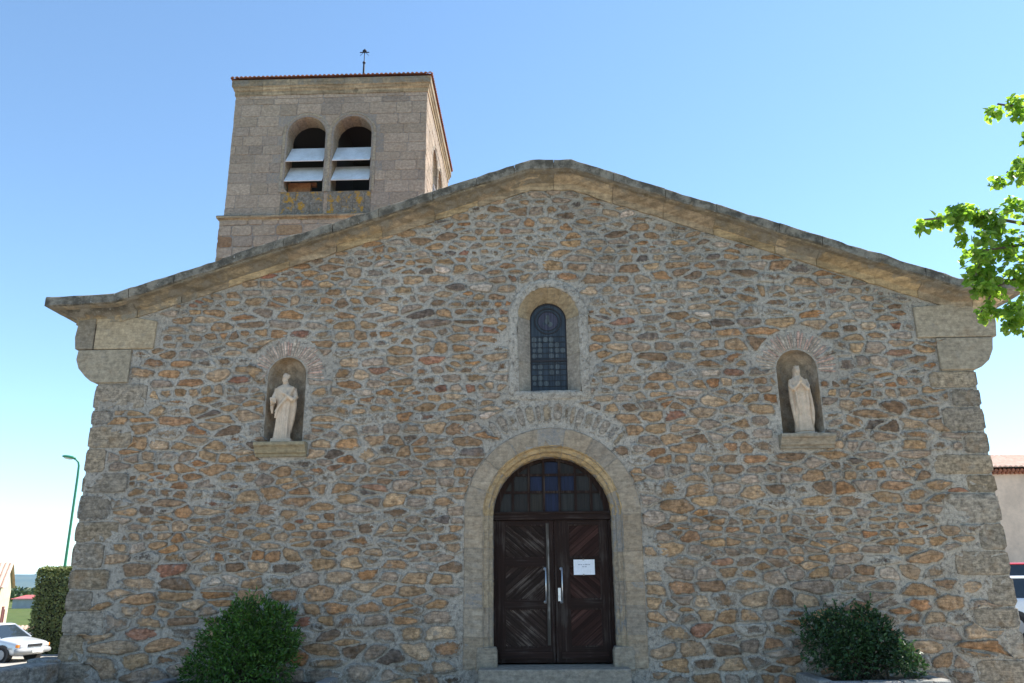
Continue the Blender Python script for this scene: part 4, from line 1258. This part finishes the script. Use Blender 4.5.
# far ridge across the valley
mb = MB(); v = []; f = []; n = 240
for k in range(n):
    a = 2 * math.pi * k / n
    hgt = 78 + 26 * noise.noise(Vector((math.cos(a) * 5, math.sin(a) * 5, 2))) + 9 * noise.noise(Vector((math.cos(a) * 22, math.sin(a) * 22, 5)))
    for r, z in ((4800, -75), (5600, hgt * .45), (6200, hgt), (7200, hgt * .7), (8800, -80)): v.append((r * math.cos(a), r * math.sin(a), z))
for k in range(n):
    k2 = (k + 1) % n
    for i in range(4): f.append((k * 5 + i, k * 5 + i + 1, k2 * 5 + i + 1, k2 * 5 + i))
mb.add(v, f); kh = NT('wooded_ridge'); hc = kh.mix(kh.ramp(kh.noise(.004, 5, .6), .4, .6), (.035, .055, .022), (.07, .085, .035)); M['ridge'] = kh.done(hc, .95, spec=.1)
o = mb.build('hills', M['ridge'], smooth=True); tag(o, kind='structure')

# ================================================================== leaves
def leaf_mesh(mb, P, D, Nn, L, W, tints, fold=.25, mat=0):
    """one folded leaf of two quads per point: base P, direction D, normal Nn"""
    for p, d, n, l, w, t in zip(P, D, Nn, L, W, tints):
        d = d / (np.linalg.norm(d) + 1e-9); s = np.cross(d, n); s /= (np.linalg.norm(s) + 1e-9); n = np.cross(s, d)
        a = p; tip = p + d * l - n * l * .12; m1 = p + d * l * .33 - n * l * .02; m2 = p + d * l * .7 - n * l * .05
        up_ = n * w * fold
        v = [a, m1 + s * w * .5 + up_, m2 + s * w * .38 + up_ * .7, tip, m2 - s * w * .38 + up_ * .7, m1 - s * w * .5 + up_]
        mb.add(v, [(0, 1, 2, 3), (0, 3, 4, 5)], mat, tuple(t), 0)

def shrub(name, label, lumps, n, pal, loc, leaf=(.05, .022), group=None, dens=.6):
    t = thing(name, label, 'shrub', loc, 0, group)
    L = np.array(lumps, float); mb = MB()
    wts = L[:, 3] ** 2; idx = RNG.choice(len(L), n, p=wts / wts.sum())
    u = RNG.normal(0, 1, (n, 3)); u /= np.linalg.norm(u, axis=1)[:, None]
    rad = L[idx, 3] * (dens + (1.10 - dens) * RNG.random(n) ** .6)
    nz = np.array([noise.noise(Vector(tuple(q * 3 + i))) for q, i in zip(u, idx)])
    P = L[idx, :3] + u * (rad * (1 + .26 * nz))[:, None] * np.array([1, .85, 1])
    ok = (P[:, 2] > .02) & (P[:, 1] < -.03 - loc[1])
    P, u = P[ok], u[ok]
    D = u + RNG.normal(0, .55, u.shape) + np.array([0, 0, .25]); Nn = np.array([0, 0, 1.0]) + u * .6 + RNG.normal(0, .5, u.shape)
    clump = np.array([noise.noise(Vector(tuple(q * 7))) for q in P])
    T = []
    for c in clump:
        q = np.array(random.choice(pal)); T.append(np.clip(q * (1 + .5 * c) * random.uniform(.75, 1.25), .004, .9))
    leaf_mesh(mb, P, D, Nn, RNG.uniform(.7, 1.2, len(P)) * leaf[0], RNG.uniform(.8, 1.2, len(P)) * leaf[1], T)
    sm = MB()
    # stray shoots standing out of the mass
    sP, sD, sN, sT = [], [], [], []
    for k in range(46):
        q = L[random.randrange(len(L))]; d = np.array([random.gauss(0, .7), random.gauss(-.15, .4), abs(random.gauss(.55, .5))]); d /= np.linalg.norm(d)
        b = q[:3] + d * q[3] * .8; ln = random.uniform(.08, .2) + q[3] * .2
        if (b + d * ln)[1] > -.06 - loc[1]: continue
        sm.tube([tuple(b), tuple(b + d * ln)], [.004, .002], 4)
        for m in range(9):
            sP.append(b + d * ln * (.25 + .75 * m / 8)); sD.append(d * .5 + RNG.normal(0, .6, 3)); sN.append(RNG.normal(0, .5, 3) + np.array([0, 0, 1.0])); sT.append(np.array(random.choice(pal)) * random.uniform(1.0, 1.5))
    leaf_mesh(mb, sP, sD, sN, RNG.uniform(.7, 1.1, len(sP)) * leaf[0], RNG.uniform(.8, 1.1, len(sP)) * leaf[1], sT)
    mb.build('foliage', M['leaf_bush'], t)
    for k in range(26):
        q = L[random.randrange(len(L))]
        b = Vector((L[:, 0].mean() + random.gauss(0, .14), L[:, 1].mean() + random.gauss(0, .06), 0)); e = Vector(q[:3]) + Vector((random.gauss(0, .1), random.gauss(0, .06), .05))
        if e.y + loc[1] > -.05: e.y = -.05 - loc[1]
        sm.tube([b, b.lerp(e, .5) + Vector((random.gauss(0, .04), 0, .05)), e], [.014, .009, .004], 5)
    sm.build('stems', M['twig_dark'], t)
    return t

# low stone beds against the church
def planter(label, x0, x1, y0, top):
    t = thing('stone_planter', label, 'planter', ((x0 + x1) / 2, y0, 0))
    kb = MB(); x = x0; cx = (x0 + x1) / 2
    while x < x1 - .05:
        w = min(random.uniform(.35, .7), x1 - x)
        if x1 - x - w < .12: w = x1 - x
        kb.box((x - cx + .006, -.1 + random.uniform(-.01, .01), -.1), (x + w - cx - .006, .1 + random.uniform(-.01, .01), top + random.uniform(-.012, .012)), 0, random.choice([(.29, .28, .26), (.33, .31, .28), (.26, .25, .24)])); x += w
    for xx in (x0, x1): kb.box((xx - cx - .09, .102, -.1), (xx - cx + .09, -y0 - .02, top - .005), 0, (.29, .28, .26))
    bevel(kb.build('stone_edging', M['dressed'], t), .02, 2)
    so = MB(); n = 24; v = []
    for j in range(9):
        for i in range(n): v.append((x0 - cx + .08 + (x1 - x0 - .16) * i / (n - 1), .09 + (-y0 - .11) * j / 8, top - .06 + .03 * noise.noise(Vector((i * .6, j * .6, x0)))))
    so.add(v, [(j * n + i, j * n + i + 1, (j + 1) * n + i + 1, (j + 1) * n + i) for j in range(8) for i in range(n - 1)])
    so.build('soil_bed', M['soil'], t, smooth=True)
planter('low stone bed edging under the rounded green shrub left of the door', -5.0, -2.8, -1.05, .44)
planter('low stone bed edging under the dark shrub right of the door', 3.5, 4.92, -1.05, .47)

shrub('leafy_shrub', 'dense bright green rounded shrub left of the door, leaning over to the left', [
    (.02, -.02, .55, .40), (.36, 0, .60, .32), (.40, 0, .28, .30), (-.26, 0, .42, .34), (-.48, 0, .22, .27), (.18, .02, .84, .24), (.42, .02, .82, .19), (-.06, 0, .87, .19), (.05, -.1, .25, .40), (-.3, -.05, .66, .2), (.52, 0, .5, .18), (-.66, 0, .12, .14)],
    9000, [(.065, .145, .022), (.045, .11, .018), (.085, .17, .028), (.04, .09, .018)], (-3.86, -.52, .38), (.062, .024))
shrub('leafy_shrub', 'dark green open shrub right of the door, with sunlit pale leaves at its right foot', [
    (-.12, 0, .5, .33), (.2, 0, .52, .30), (-.42, 0, .42, .25), (-.3, 0, .70, .17), (.16, 0, .74, .16), (.38, -.03, .38, .24), (-.05, 0, .3, .3), (.44, -.12, .32, .17), (.47, -.30, .26, .14), (.53, -.46, .22, .12), (.46, -.52, .32, .10), (-.52, .02, .68, .11), (.36, .02, .66, .13)],
    5600, [(.035, .078, .032), (.028, .06, .026), (.045, .098, .034)], (4.05, -.52, .40), (.058, .030), dens=.45)

# ================================================================== low wall, hedge, lamp, car on the left
lw = thing('low_stone_wall', 'low rough stone wall in shadow running out from the left corner of the church', 'wall', (-6.78, -3.2, 0))
mb = MB(); y = -3.1
while y < 9.0:
    l = random.uniform(.3, .75); l = min(l, 9.02 - y)
    if l < .1: break
    z = -.46 + .03 * math.sin(y * 1.3) + .11 * min(1, max(0, (y + 1.2) / 1.4))
    for r in range(4):
        h = (.235, .26, .25, .27)[r] + random.uniform(-.03, .03)
        top = z + h
        p0 = (-.24 + random.uniform(-.015, .015), y + .008, z + .006); p1 = (.24 + random.uniform(-.02, .02), y + l - .008, top)
        tnt_ = random.choice(GREY + OCHRE[:1] + TAN[:2] + [(.33, .30, .26)] * 2); mb.box(p0, p1, 0, tuple(q * .9 for q in tnt_), .0); z = top
    y += l
mb.box((-.2, -3.05, -.5), (.2, 9.0, .45), 0, (.3, .3, .3), 1.0)
bevel(mb.build('rough_stones', M['rubble'], lw), .035, 3)

hd = thing('clipped_hedge', 'tall clipped dark green hedge standing behind the silver car, left of the church', 'hedge', (-17.2, 20.6, -.9))
hx0, hx1, hy0, hy1, hz = -1.85, 3.6, -.75, .75, 3.2
mb = MB(); mb.box((hx0 + .12, hy0 + .12, .0), (hx1 - .12, hy1 - .12, hz - .34)); mb.build('inner_twigs', M['twig_dark'], hd)
mb = MB(); P, D, Nn, T = [], [], [], []
def face_pts(n, fn, nrm):
    for _ in range(n):
        p = np.array(fn(random.random(), random.random())); w = noise.noise(Vector(tuple(p * 1.6))) * .06 + noise.noise(Vector(tuple(p * 5))) * .05
        nn = np.array(nrm, float); p = p + nn * (w * .6 + random.uniform(-.10, .01)); P.append(p)
        D.append(nn * .6 + RNG.normal(0, .6, 3)); Nn.append(nn + RNG.normal(0, .6, 3))
        c = np.array(random.choice([(.17, .20, .075), (.20, .23, .085), (.145, .175, .065), (.23, .25, .10)])); T.append(c * random.uniform(.75, 1.25))
face_pts(9000, lambda a, b: (hx0 + (hx1 - hx0) * a, hy0, (hz - .28) * b), (0, -1, 0))
face_pts(2600, lambda a, b: (hx0 + (hx1 - hx0) * a, hy0 + .02 + .3 * b, hz - .28 + .3 * b), (0, -.7, .7))
face_pts(2500, lambda a, b: (hx0, hy0 + (hy1 - hy0) * a, hz * b), (-1, 0, 0))
face_pts(2500, lambda a, b: (hx1, hy0 + (hy1 - hy0) * a, hz * b), (1, 0, 0))
face_pts(3500, lambda a, b: (hx0 + (hx1 - hx0) * a, hy0 + (hy1 - hy0) * b, hz), (0, 0, 1))
face_pts(2500, lambda a, b: (hx0 + (hx1 - hx0) * a, hy1, hz * b), (0, 1, 0))
leaf_mesh(mb, P, D, Nn, RNG.uniform(.07, .13, len(P)), RNG.uniform(.05, .08, len(P)), T)
mb.build('foliage', M['leaf_hedge'], hd)

lx, ly = -22.1, 27.0
lz = float(ground_z(lx, ly))
lamp = thing('street_lamp', 'slim green metal street lamp rising behind the hedge', 'street lamp', (lx, ly, lz - .13), math.radians(8))
mb = MB(); mb.tube([(0, 0, 0), (0, 0, .5)], .11, 12); mb.tube([(0, 0, .5), (0, 0, 7.6), (-.015, 0, 8.15), (-.06, 0, 8.32), (-.16, 0, 8.42), (-.30, 0, 8.5)], [.07, .055, .048, .044, .04, .036], 12); mb.box((-.2, -.2, -.3), (.2, .2, .02))
mb.build('lamp_post', M['lamp_green'], lamp, smooth=False)
mb = MB(); mb.ellipsoid((-.52, 0, 8.565), (.34, .15, .085), rot=Matrix.Rotation(.16, 3, 'Y')); mb.build('lamp_head', M['lamp_green'], lamp, smooth=True)
mb = MB(); mb.ellipsoid((-.54, 0, 8.52), (.24, .12, .07), rot=Matrix.Rotation(.16, 3, 'Y')); mb.build('lamp_cover', M['lamp_glass'], lamp, smooth=True)

def make_car(name, label, paint, loc, rz, boxy=False, group='cars parked around the church'):
    """x forward, origin on the ground under the middle; 4.05 m long"""
    t = thing(name, label, 'car', loc, rz, group)
    st_ = [(-2.03, .74, .36, .72), (-1.99, .79, .28, .86), (-1.85, .815, .24, .93), (-1.4, .83, .22, .95), (-.9, .835, .20, .945), (0, .84, .20, .93), (.7, .835, .20, .915), (.95, .83, .21, .90), (1.4, .82, .22, .835), (1.75, .80, .24, .775), (1.93, .765, .28, .735), (2.01, .71, .36, .67)]
    mb = MB(); v = []; f = []; n = 12
    for x, w, zb, zt in st_:
        prof = [(0, zb), (w * .8, zb), (w * .97, zb + .08), (w, zb + (zt - zb) * .38), (w * .99, zb + (zt - zb) * .62), (w * .955, zt - .06), (w * .88, zt - .008), (w * .5, zt + .018), (0, zt + .022)]
        ring_ = [(x, y, z) for y, z in prof] + [(x, -y, z) for y, z in prof[-2:0:-1]]
        v += ring_; n = len(ring_)
    for i in range(len(st_) - 1):
        for k in range(n): f.append((i * n + k, i * n + (k + 1) % n, (i + 1) * n + (k + 1) % n, (i + 1) * n + k))
    f.append(tuple(range(n - 1, -1, -1))); f.append(tuple((len(st_) - 1) * n + k for k in range(n)))
    f = [tuple(reversed(q)) for q in f]
    mb.add(v, f); body = mb.build('car_body', paint, t, smooth=True)
    sb = body.modifiers.new('sub', 'SUBSURF'); sb.levels = 1; sb.render_levels = 2
    # glasshouse, roof and pillars
    G0 = [(-1.72, .75, .90), (1.02, .76, .89)]; RZ = 1.36; G1 = [(-1.28, .58, RZ), (.28, .60, RZ)]
    mb = MB()
    v = [(G0[0][0], -.75, .9), (G0[1][0], -.76, .88), (G0[1][0], .76, .88), (G0[0][0], .75, .9), (G1[0][0], -.58, RZ), (G1[1][0], -.60, RZ), (G1[1][0], .60, RZ), (G1[0][0], .58, RZ)]
    mb.add(v, [(0, 1, 5, 4), (1, 2, 6, 5), (2, 3, 7, 6), (3, 0, 4, 7), (4, 5, 6, 7)]); mb.build('window_glass', M['glass_dark'], t)
    mb = MB(); v = []; f = []
    for z, s, e in ((RZ - .012, 1.03, .05), (RZ + .03, 1.0, .0), (RZ + .052, .86, -.14)):
        v += [(G1[0][0] - e, -.6 * s, z), (G1[1][0] + e, -.615 * s, z), (G1[1][0] + e, .615 * s, z), (G1[0][0] - e, .6 * s, z)]
    f = [(3, 2, 1, 0), (8, 9, 10, 11)] + [(i * 4 + k, i * 4 + (k + 1) % 4, (i + 1) * 4 + (k + 1) % 4, (i + 1) * 4 + k) for i in range(2) for k in range(4)]
    mb.add(v, f); bevel(mb.build('car_roof', paint, t, smooth=False), .02, 2)
    V = [Vector(q) for q in [(G0[0][0], .75, .9), (G0[1][0], .76, .88), (G1[0][0], .58, RZ), (G1[1][0], .60, RZ)]]
    for sy in (-1, 1):
        for a, b, r in ((V[0], V[2], .055), (V[1], V[3], .035), (V[0].lerp(V[1], .52), V[2].lerp(V[3], .50), .035), (V[0].lerp(V[1], .16), V[2].lerp(V[3], .06), .05)):
            mb = MB(); mb.tube([(p.x, p.y * sy, p.z) for p in (a, b)], r, 6); mb.build('window_pillar', paint, t)
    wh = None
    for x in (-1.27, 1.25):
        for sy in (-1, 1):
            mb = MB(); mb.tube([(x, sy * .60, .30), (x, sy * .845, .30)], .36, 24, 1); mb.tube([(x, sy * .62, .29), (x, sy * .70, .29), (x, sy * .83, .29), (x, sy * .85, .29)], [.29, .30, .30, .27], 24)
            w = mb.build('wheel', [M['rubber'], M['black_plastic']], t)
            mb = MB(); mb.tube([(x, sy * .845, .29), (x, sy * .857, .29), (x, sy * .865, .29)], [.19, .18, .08], 18)
            for k in range(6):
                a = k * math.pi / 3; mb.tube([(x + .14 * math.cos(a), sy * .86, .29 + .14 * math.sin(a)), (x + .14 * math.cos(a), sy * .862, .29 + .14 * math.sin(a))], .03, 8)
            mb.build('wheel_rim', M['bumper'], w)
    mb = MB()
    for k in range(9):
        pass
    pts = [(1.86, -.80, .42), (1.98, -.74, .42), (2.055, -.5, .42), (2.075, 0, .42), (2.055, .5, .42), (1.98, .74, .42), (1.86, .80, .42)]
    mb.tube(pts, .095, 8); mb.build('bumper', M['bumper'], t, smooth=True)
    mb = MB(); mb.tube([(-p[0] * 1.0, p[1], .44) for p in pts], .095, 8); mb.build('bumper', M['bumper'], t, smooth=True)
    mb = MB(); mb.box((1.98, -.34, .57), (2.03, .34, .665)); mb.build('grille', M['black_plastic'], t)
    for sy in (-1, 1):
        mb = MB(); mb.box((1.93, sy * .53 - .16, .56), (2.005, sy * .53 + .16, .675)); bevel(mb.build('headlight', M['lamp_lens'], t), .02)
        mb = MB(); mb.box((1.84, sy * .745 - .04, .555), (1.965, sy * .745 + .045, .665)); bevel(mb.build('turn_signal', M['orange_lens'], t), .015)
        mb = MB(); mb.box((-2.04, sy * .62 - .12, .62), (-1.97, sy * .62 + .12, .80)); bevel(mb.build('tail_light', M['car_red'], t), .015)
        mb = MB(); mb.ellipsoid((.78, sy * .90, .97), (.07, .10, .065)); mb.build('door_mirror', M['black_plastic'], t, smooth=True)
    mb = MB(); mb.box((2.165, -.26, .36), (2.178, .26, .47)); mb.build('number_plate', M['plate'], t)
    mb = MB(); 
    for sy in (-1, 1):
        for zz in (.50,): mb.box((-1.75, sy * .83 - .012, zz), (1.7, sy * .83 + .012, zz + .05))
    mb.build('side_strip', M['bumper'], t)
    return t
sc_ = make_car('parked_car', 'silver hatchback parked in the sun in front of the hedge', M['car_silver'], (-18.75, 17.45, float(ground_z(-17.6, 17.2)) + .0), math.radians(-13))
sc_.scale = (.86, .86, .86)
make_car('parked_car', 'white car just beyond the right corner of the church', M['car_white'], (12.3, 9.0, float(ground_z(12.3, 9.0)) + .02), math.radians(-6))
make_car('parked_car', 'red car parked behind the white car, beyond the right corner', M['car_red'], (15.6, 15.0, float(ground_z(15.6, 15.0)) + .02), math.radians(-10))

# ================================================================== houses in the distance
hs_ = thing('tiled_house', 'small cream house with an orange tiled roof at the left edge, beyond the silver car', 'house', (-36.2, 45, 0))
def house():
    # gable end faces right; local coordinates from the gable's middle
    L, hw, ez, rz, b = 9.0, 2.5, 1.65, 3.18, -1.6
    d = Vector((-.43, .90, 0)).normalized(); s = Vector((-d.y, d.x, 0))      # d runs along the gable, s back along the ridge
    def W(u, w, z): p = d * u + s * w; return (p.x, p.y, z)
    mb = MB()
    v = [W(-hw, 0, b), W(hw, 0, b), W(hw, 0, ez), W(0, 0, rz - .1), W(-hw, 0, ez), W(-hw, L, b), W(hw, L, b), W(hw, L, ez), W(0, L, rz - .1), W(-hw, L, ez)]
    mb.add(v, [(0, 1, 2, 3, 4), (9, 8, 7, 6, 5), (5, 0, 4, 9), (1, 6, 7, 2)]); mb.build('house_wall', M['render_cream'], hs_)
    mb = MB()
    tiled_slope(mb, W(-hw - .3, L + .2, ez - .12), W(-hw - .3, -.22, ez - .12), W(0, -.22, rz), W(0, L + .2, rz), 34, .09)
    tiled_slope(mb, W(hw + .3, -.22, ez - .12), W(hw + .3, L + .2, ez - .12), W(0, L + .2, rz), W(0, -.22, rz), 34, .09)
    mb.build('house_roof', M['tile_pale'], hs_)
    for u, z0, z1, w in ((-.2, -1.2, .35, .42), (.55, -1.2, .15, .16)):
        mb = MB(); q = [W(u - w, -.05, z0), W(u + w, -.05, z0), W(u + w, -.05, z1), W(u - w, -.05, z1)]; q2 = [W(u - w, .05, z0), W(u + w, .05, z0), W(u + w, .05, z1), W(u - w, .05, z1)]
        mb.add(q + q2, [(0, 1, 2, 3), (4, 7, 6, 5), (0, 4, 5, 1), (1, 5, 6, 2), (2, 6, 7, 3), (3, 7, 4, 0)]); mb.build('door_shutter', M['shutter'], hs_)
house()
gw = thing('garden_wall', 'low pale garden wall with clay tile coping behind the silver car', 'wall', (-27.5, 32, -1.3))
mb = MB(); mb.box((-4, -.12, -.4), (3.2, .12, .82), 0); mb.build('wall_body', m_plain('pale_plaster', (.55, .49, .42), .9, .15, 3, .003, second=(.45, .36, .28)), gw)
mb = MB(); tiled_slope(mb, (-4.05, -.24, .80), (3.25, -.24, .80), (3.25, 0, .98), (-4.05, 0, .98), 34, .06); tiled_slope(mb, (3.25, .24, .80), (-4.05, .24, .80), (-4.05, 0, .98), (3.25, 0, .98), 34, .06); mb.build('tile_coping', M['tile_pale'], gw)
sh = thing('shed', 'long grey shed with a red roof out in the fields', 'shed', (-63, 95, float(ground_z(-63, 95))))
mb = MB(); mb.box((-4, 0, -.5), (9, 6, 1.25)); mb.build('shed_wall', M['shed_grey'], sh)
mb = MB(); mb.add([(-4.2, -.3, 1.15), (9.2, -.3, 1.15), (9.2, 3, 1.6), (-4.2, 3, 1.6), (9.2, 6.3, 1.15), (-4.2, 6.3, 1.15)], [(0, 1, 2, 3), (3, 2, 4, 5)]); mb.build('shed_roof', M['shed_red'], sh)
mb = MB(); P, D, Nn, T = [], [], [], []
for k in range(9000):
    x = random.uniform(-260, -30); y = 150 + random.uniform(-12, 30); hgt = 1.8 + 1.7 * noise.noise(Vector((x * .09, y * .05, 0))); z = random.random() ** .6 * max(.4, hgt)
    P.append(np.array((x, y, float(ground_z(x, y)) + z))); D.append(RNG.normal(0, 1, 3)); Nn.append(RNG.normal(0, 1, 3) + np.array([0, -.4, .6])); T.append(np.array((.05, .08, .022)) * random.uniform(.6, 1.4))
leaf_mesh(mb, P, D, Nn, RNG.uniform(.8, 1.5, len(P)), RNG.uniform(.7, 1.2, len(P)), T)
o = mb.build('treeline', M['leaf_hedge']); tag(o, 'far green line of bushes across the fields at the left', 'treeline', kind='stuff')

rb = thing('tiled_building', 'plain beige building with a shallow tiled roof, behind the cars on the right', 'building', (29, 27, -.34))
mb = MB(); mb.box((-10, 0, -1), (11, 8, 6.72)); mb.build('building_wall', M['render_beige'], rb)
mb = MB(); tiled_slope(mb, (-10.3, -.42, 6.90), (11.3, -.42, 6.90), (11.3, 4, 8.05), (-10.3, 4, 8.05), 90, .07); tiled_slope(mb, (11.3, 8.42, 6.90), (-10.3, 8.42, 6.90), (-10.3, 4, 8.05), (11.3, 4, 8.05), 90, .07)
mb.build('building_roof', M['tile_pale'], rb)
mb = MB()
for r in range(2):
    for k in range(110):
        x = -10.2 + k * .195; mb.tube([(x, -.16 - .14 * r, 6.68 + .09 * r), (x, .02, 6.68 + .09 * r)], .075, 8)
mb.build('tile_eaves', M['tile'], rb)
for x in (1.0, 6.0):
    mb = MB(); mb.box((x - .6, -.06, 3.2), (x + .6, .05, 4.7)); f_ = mb.build('window', M['shutter'], rb)

# ================================================================== tree on the right
tree = thing('lime_tree', 'young broadleaf tree with bright backlit leaves reaching in from the right', 'tree', (6.6, -5.0, 0))
tm = MB()
trunk = [(0, 0, -.1), (.02, 0, 1.2), (-.03, .02, 2.4), (.0, 0, 3.6), (.05, .02, 4.8), (.0, .0, 6.0)]
tm.tube(trunk, [.17, .14, .12, .10, .06, .02], 12)
clusters = [(3.4, 4.62, 0.06), (3.48, 4.63, 0.07), (3.57, 4.65, 0.07), (3.66, 4.67, 0.07), (3.75, 4.68, 0.07), (3.83, 4.64, 0.07), (3.9, 4.61, 0.08), (3.99, 4.58, 0.08), (3.6, 4.55, 0.06), (3.7, 4.49, 0.07), (3.77, 4.41, 0.07), (3.87, 4.34, 0.13), (4.03, 4.4, 0.14), (3.75, 4.14, 0.1), (3.71, 4.23, 0.07), (3.84, 4.17, 0.11), (3.7, 3.97, 0.09), (3.85, 4.02, 0.14), (4.04, 4.13, 0.16), (3.75, 3.78, 0.09), (3.89, 3.72, 0.11), (4.02, 3.77, 0.13), (4.19, 4.59, 0.12), (4.21, 5.01, 0.1), (4.25, 4.83, 0.1), (4.17, 5.07, 0.07), (4.22, 5.75, 0.07), (4.3, 5.73, 0.07), (4.35, 5.66, 0.07), (4.4, 5.6, 0.07), (4.36, 5.36, 0.07), (4.32, 5.2, 0.07), (3.86, 3.61, 0.06), (4.02, 3.57, 0.07), (3.9, 4.52, 0.07), (4.19, 4.33, 0.13), (4.13, 3.97, 0.15)]
CL = [Vector((x - 6.555, random.gauss(-.2, .09), z)) for x, z, r in clusters]; CR = [r for *_, r in clusters]
# boughs: the spray along the top, the hanging ones below, the short ones above
for a, pts in ((3.3, [(-2.3, -.2, 4.56), (-2.75, -.2, 4.66), (-3.2, -.2, 4.63)]), (2.9, [(-1.9, -.2, 4.3), (-2.4, -.2, 4.38), (-2.75, -.2, 4.33), (-2.86, -.22, 4.1)]), (2.6, [(-1.8, -.15, 3.95), (-2.4, -.2, 4.12), (-2.7, -.2, 4.0), (-2.86, -.2, 3.78)]),
               (2.5, [(-1.8, -.2, 3.7), (-2.4, -.25, 3.78), (-2.72, -.2, 3.66)]), (3.9, [(-1.5, -.1, 5.0), (-2.2, -.2, 4.98), (-2.42, -.2, 5.07)]), (4.3, [(-1.4, -.1, 5.5), (-2.0, -.2, 5.68), (-2.38, -.2, 5.75)])):
    s = Vector((0, 0, a)); tm.tube([s, s.lerp(Vector(pts[0]), .5) + Vector((0, 0, .15))] + [Vector(p) for p in pts], [.05, .03] + [.016 - .0035 * k for k in range(len(pts))], 7)
rest = []
for k in range(190):
    u = Vector((random.gauss(0, 1), random.gauss(0, 1), random.gauss(0, 1))).normalized(); r = random.uniform(.55, 1.0)
    p = Vector((u.x * 2.0 * r, u.y * 1.9 * r, 4.75 + u.z * 1.45 * r))
    depth = (p.y - 5.0 + 11.75) * .959 + (p.z - 1.65) * .284
    if p.x + 6.6 < .665 * depth + .22: continue
    rest.append(p)
for p in rest:
    a = min(max(p.z - random.uniform(.5, 1.2), 2.2), 5.2); s = Vector((0, 0, a)); m = s.lerp(p, .5) + Vector((random.gauss(0, .1), random.gauss(0, .1), .12))
    tm.tube([s, m, p], [.03, .017, .006], 5)
tm.build('trunk', M['bark'], tree, smooth=True)
P, D, Nn, T = [], [], [], []
def leaf_cluster(c, r, n):
    for _ in range(n):
        u = RNG.normal(0, 1, 3); u /= np.linalg.norm(u); q = np.array(c) + u * r * random.random() ** .45 * np.array([1, 1.15, 1]); P.append(q)
        D.append(u * .7 + RNG.normal(0, .5, 3) + np.array([0, 0, -.35])); Nn.append(np.array([0, 0, 1.0]) + u * .5 + RNG.normal(0, .45, 3))
        T.append(np.array(random.choice([(.17, .265, .055), (.21, .30, .07), (.12, .21, .04), (.24, .32, .09)])) * random.uniform(.8, 1.2))
for c, r in zip(CL, CR): leaf_cluster(c, r * 1.08, int(16 + 4300 * r * r))
for p in rest: leaf_cluster(p, random.uniform(.2, .34), 46)
P = [p - np.array(d) / np.linalg.norm(d) * .03 for p, d in zip(P, D)]
lm = MB(); leaf_mesh(lm, P, D, Nn, RNG.uniform(.045, .085, len(P)), RNG.uniform(.04, .072, len(P)), T, fold=.16)
lm.build('crown', M['leaf_tree'], tree)

# ================================================================== air
mb = MB(); mb.box((-9200, -9200, -90), (9200, 9200, 135))
hm = bpy.data.materials.new('pale_air'); hm.use_nodes = True; ht = hm.node_tree; ht.nodes.clear()
ho = ht.nodes.new('ShaderNodeOutputMaterial'); hv = ht.nodes.new('ShaderNodeVolumePrincipled')
hv.inputs['Color'].default_value = (.50, .74, 1.0, 1); hv.inputs['Density'].default_value = 9e-5
hv.inputs['Anisotropy'].default_value = 0.0
ht.links.new(hv.outputs[0], ho.inputs['Volume'])
hz_o = mb.build('haze', hm); tag(hz_o, 'pale blue summer air', 'haze', kind='stuff')
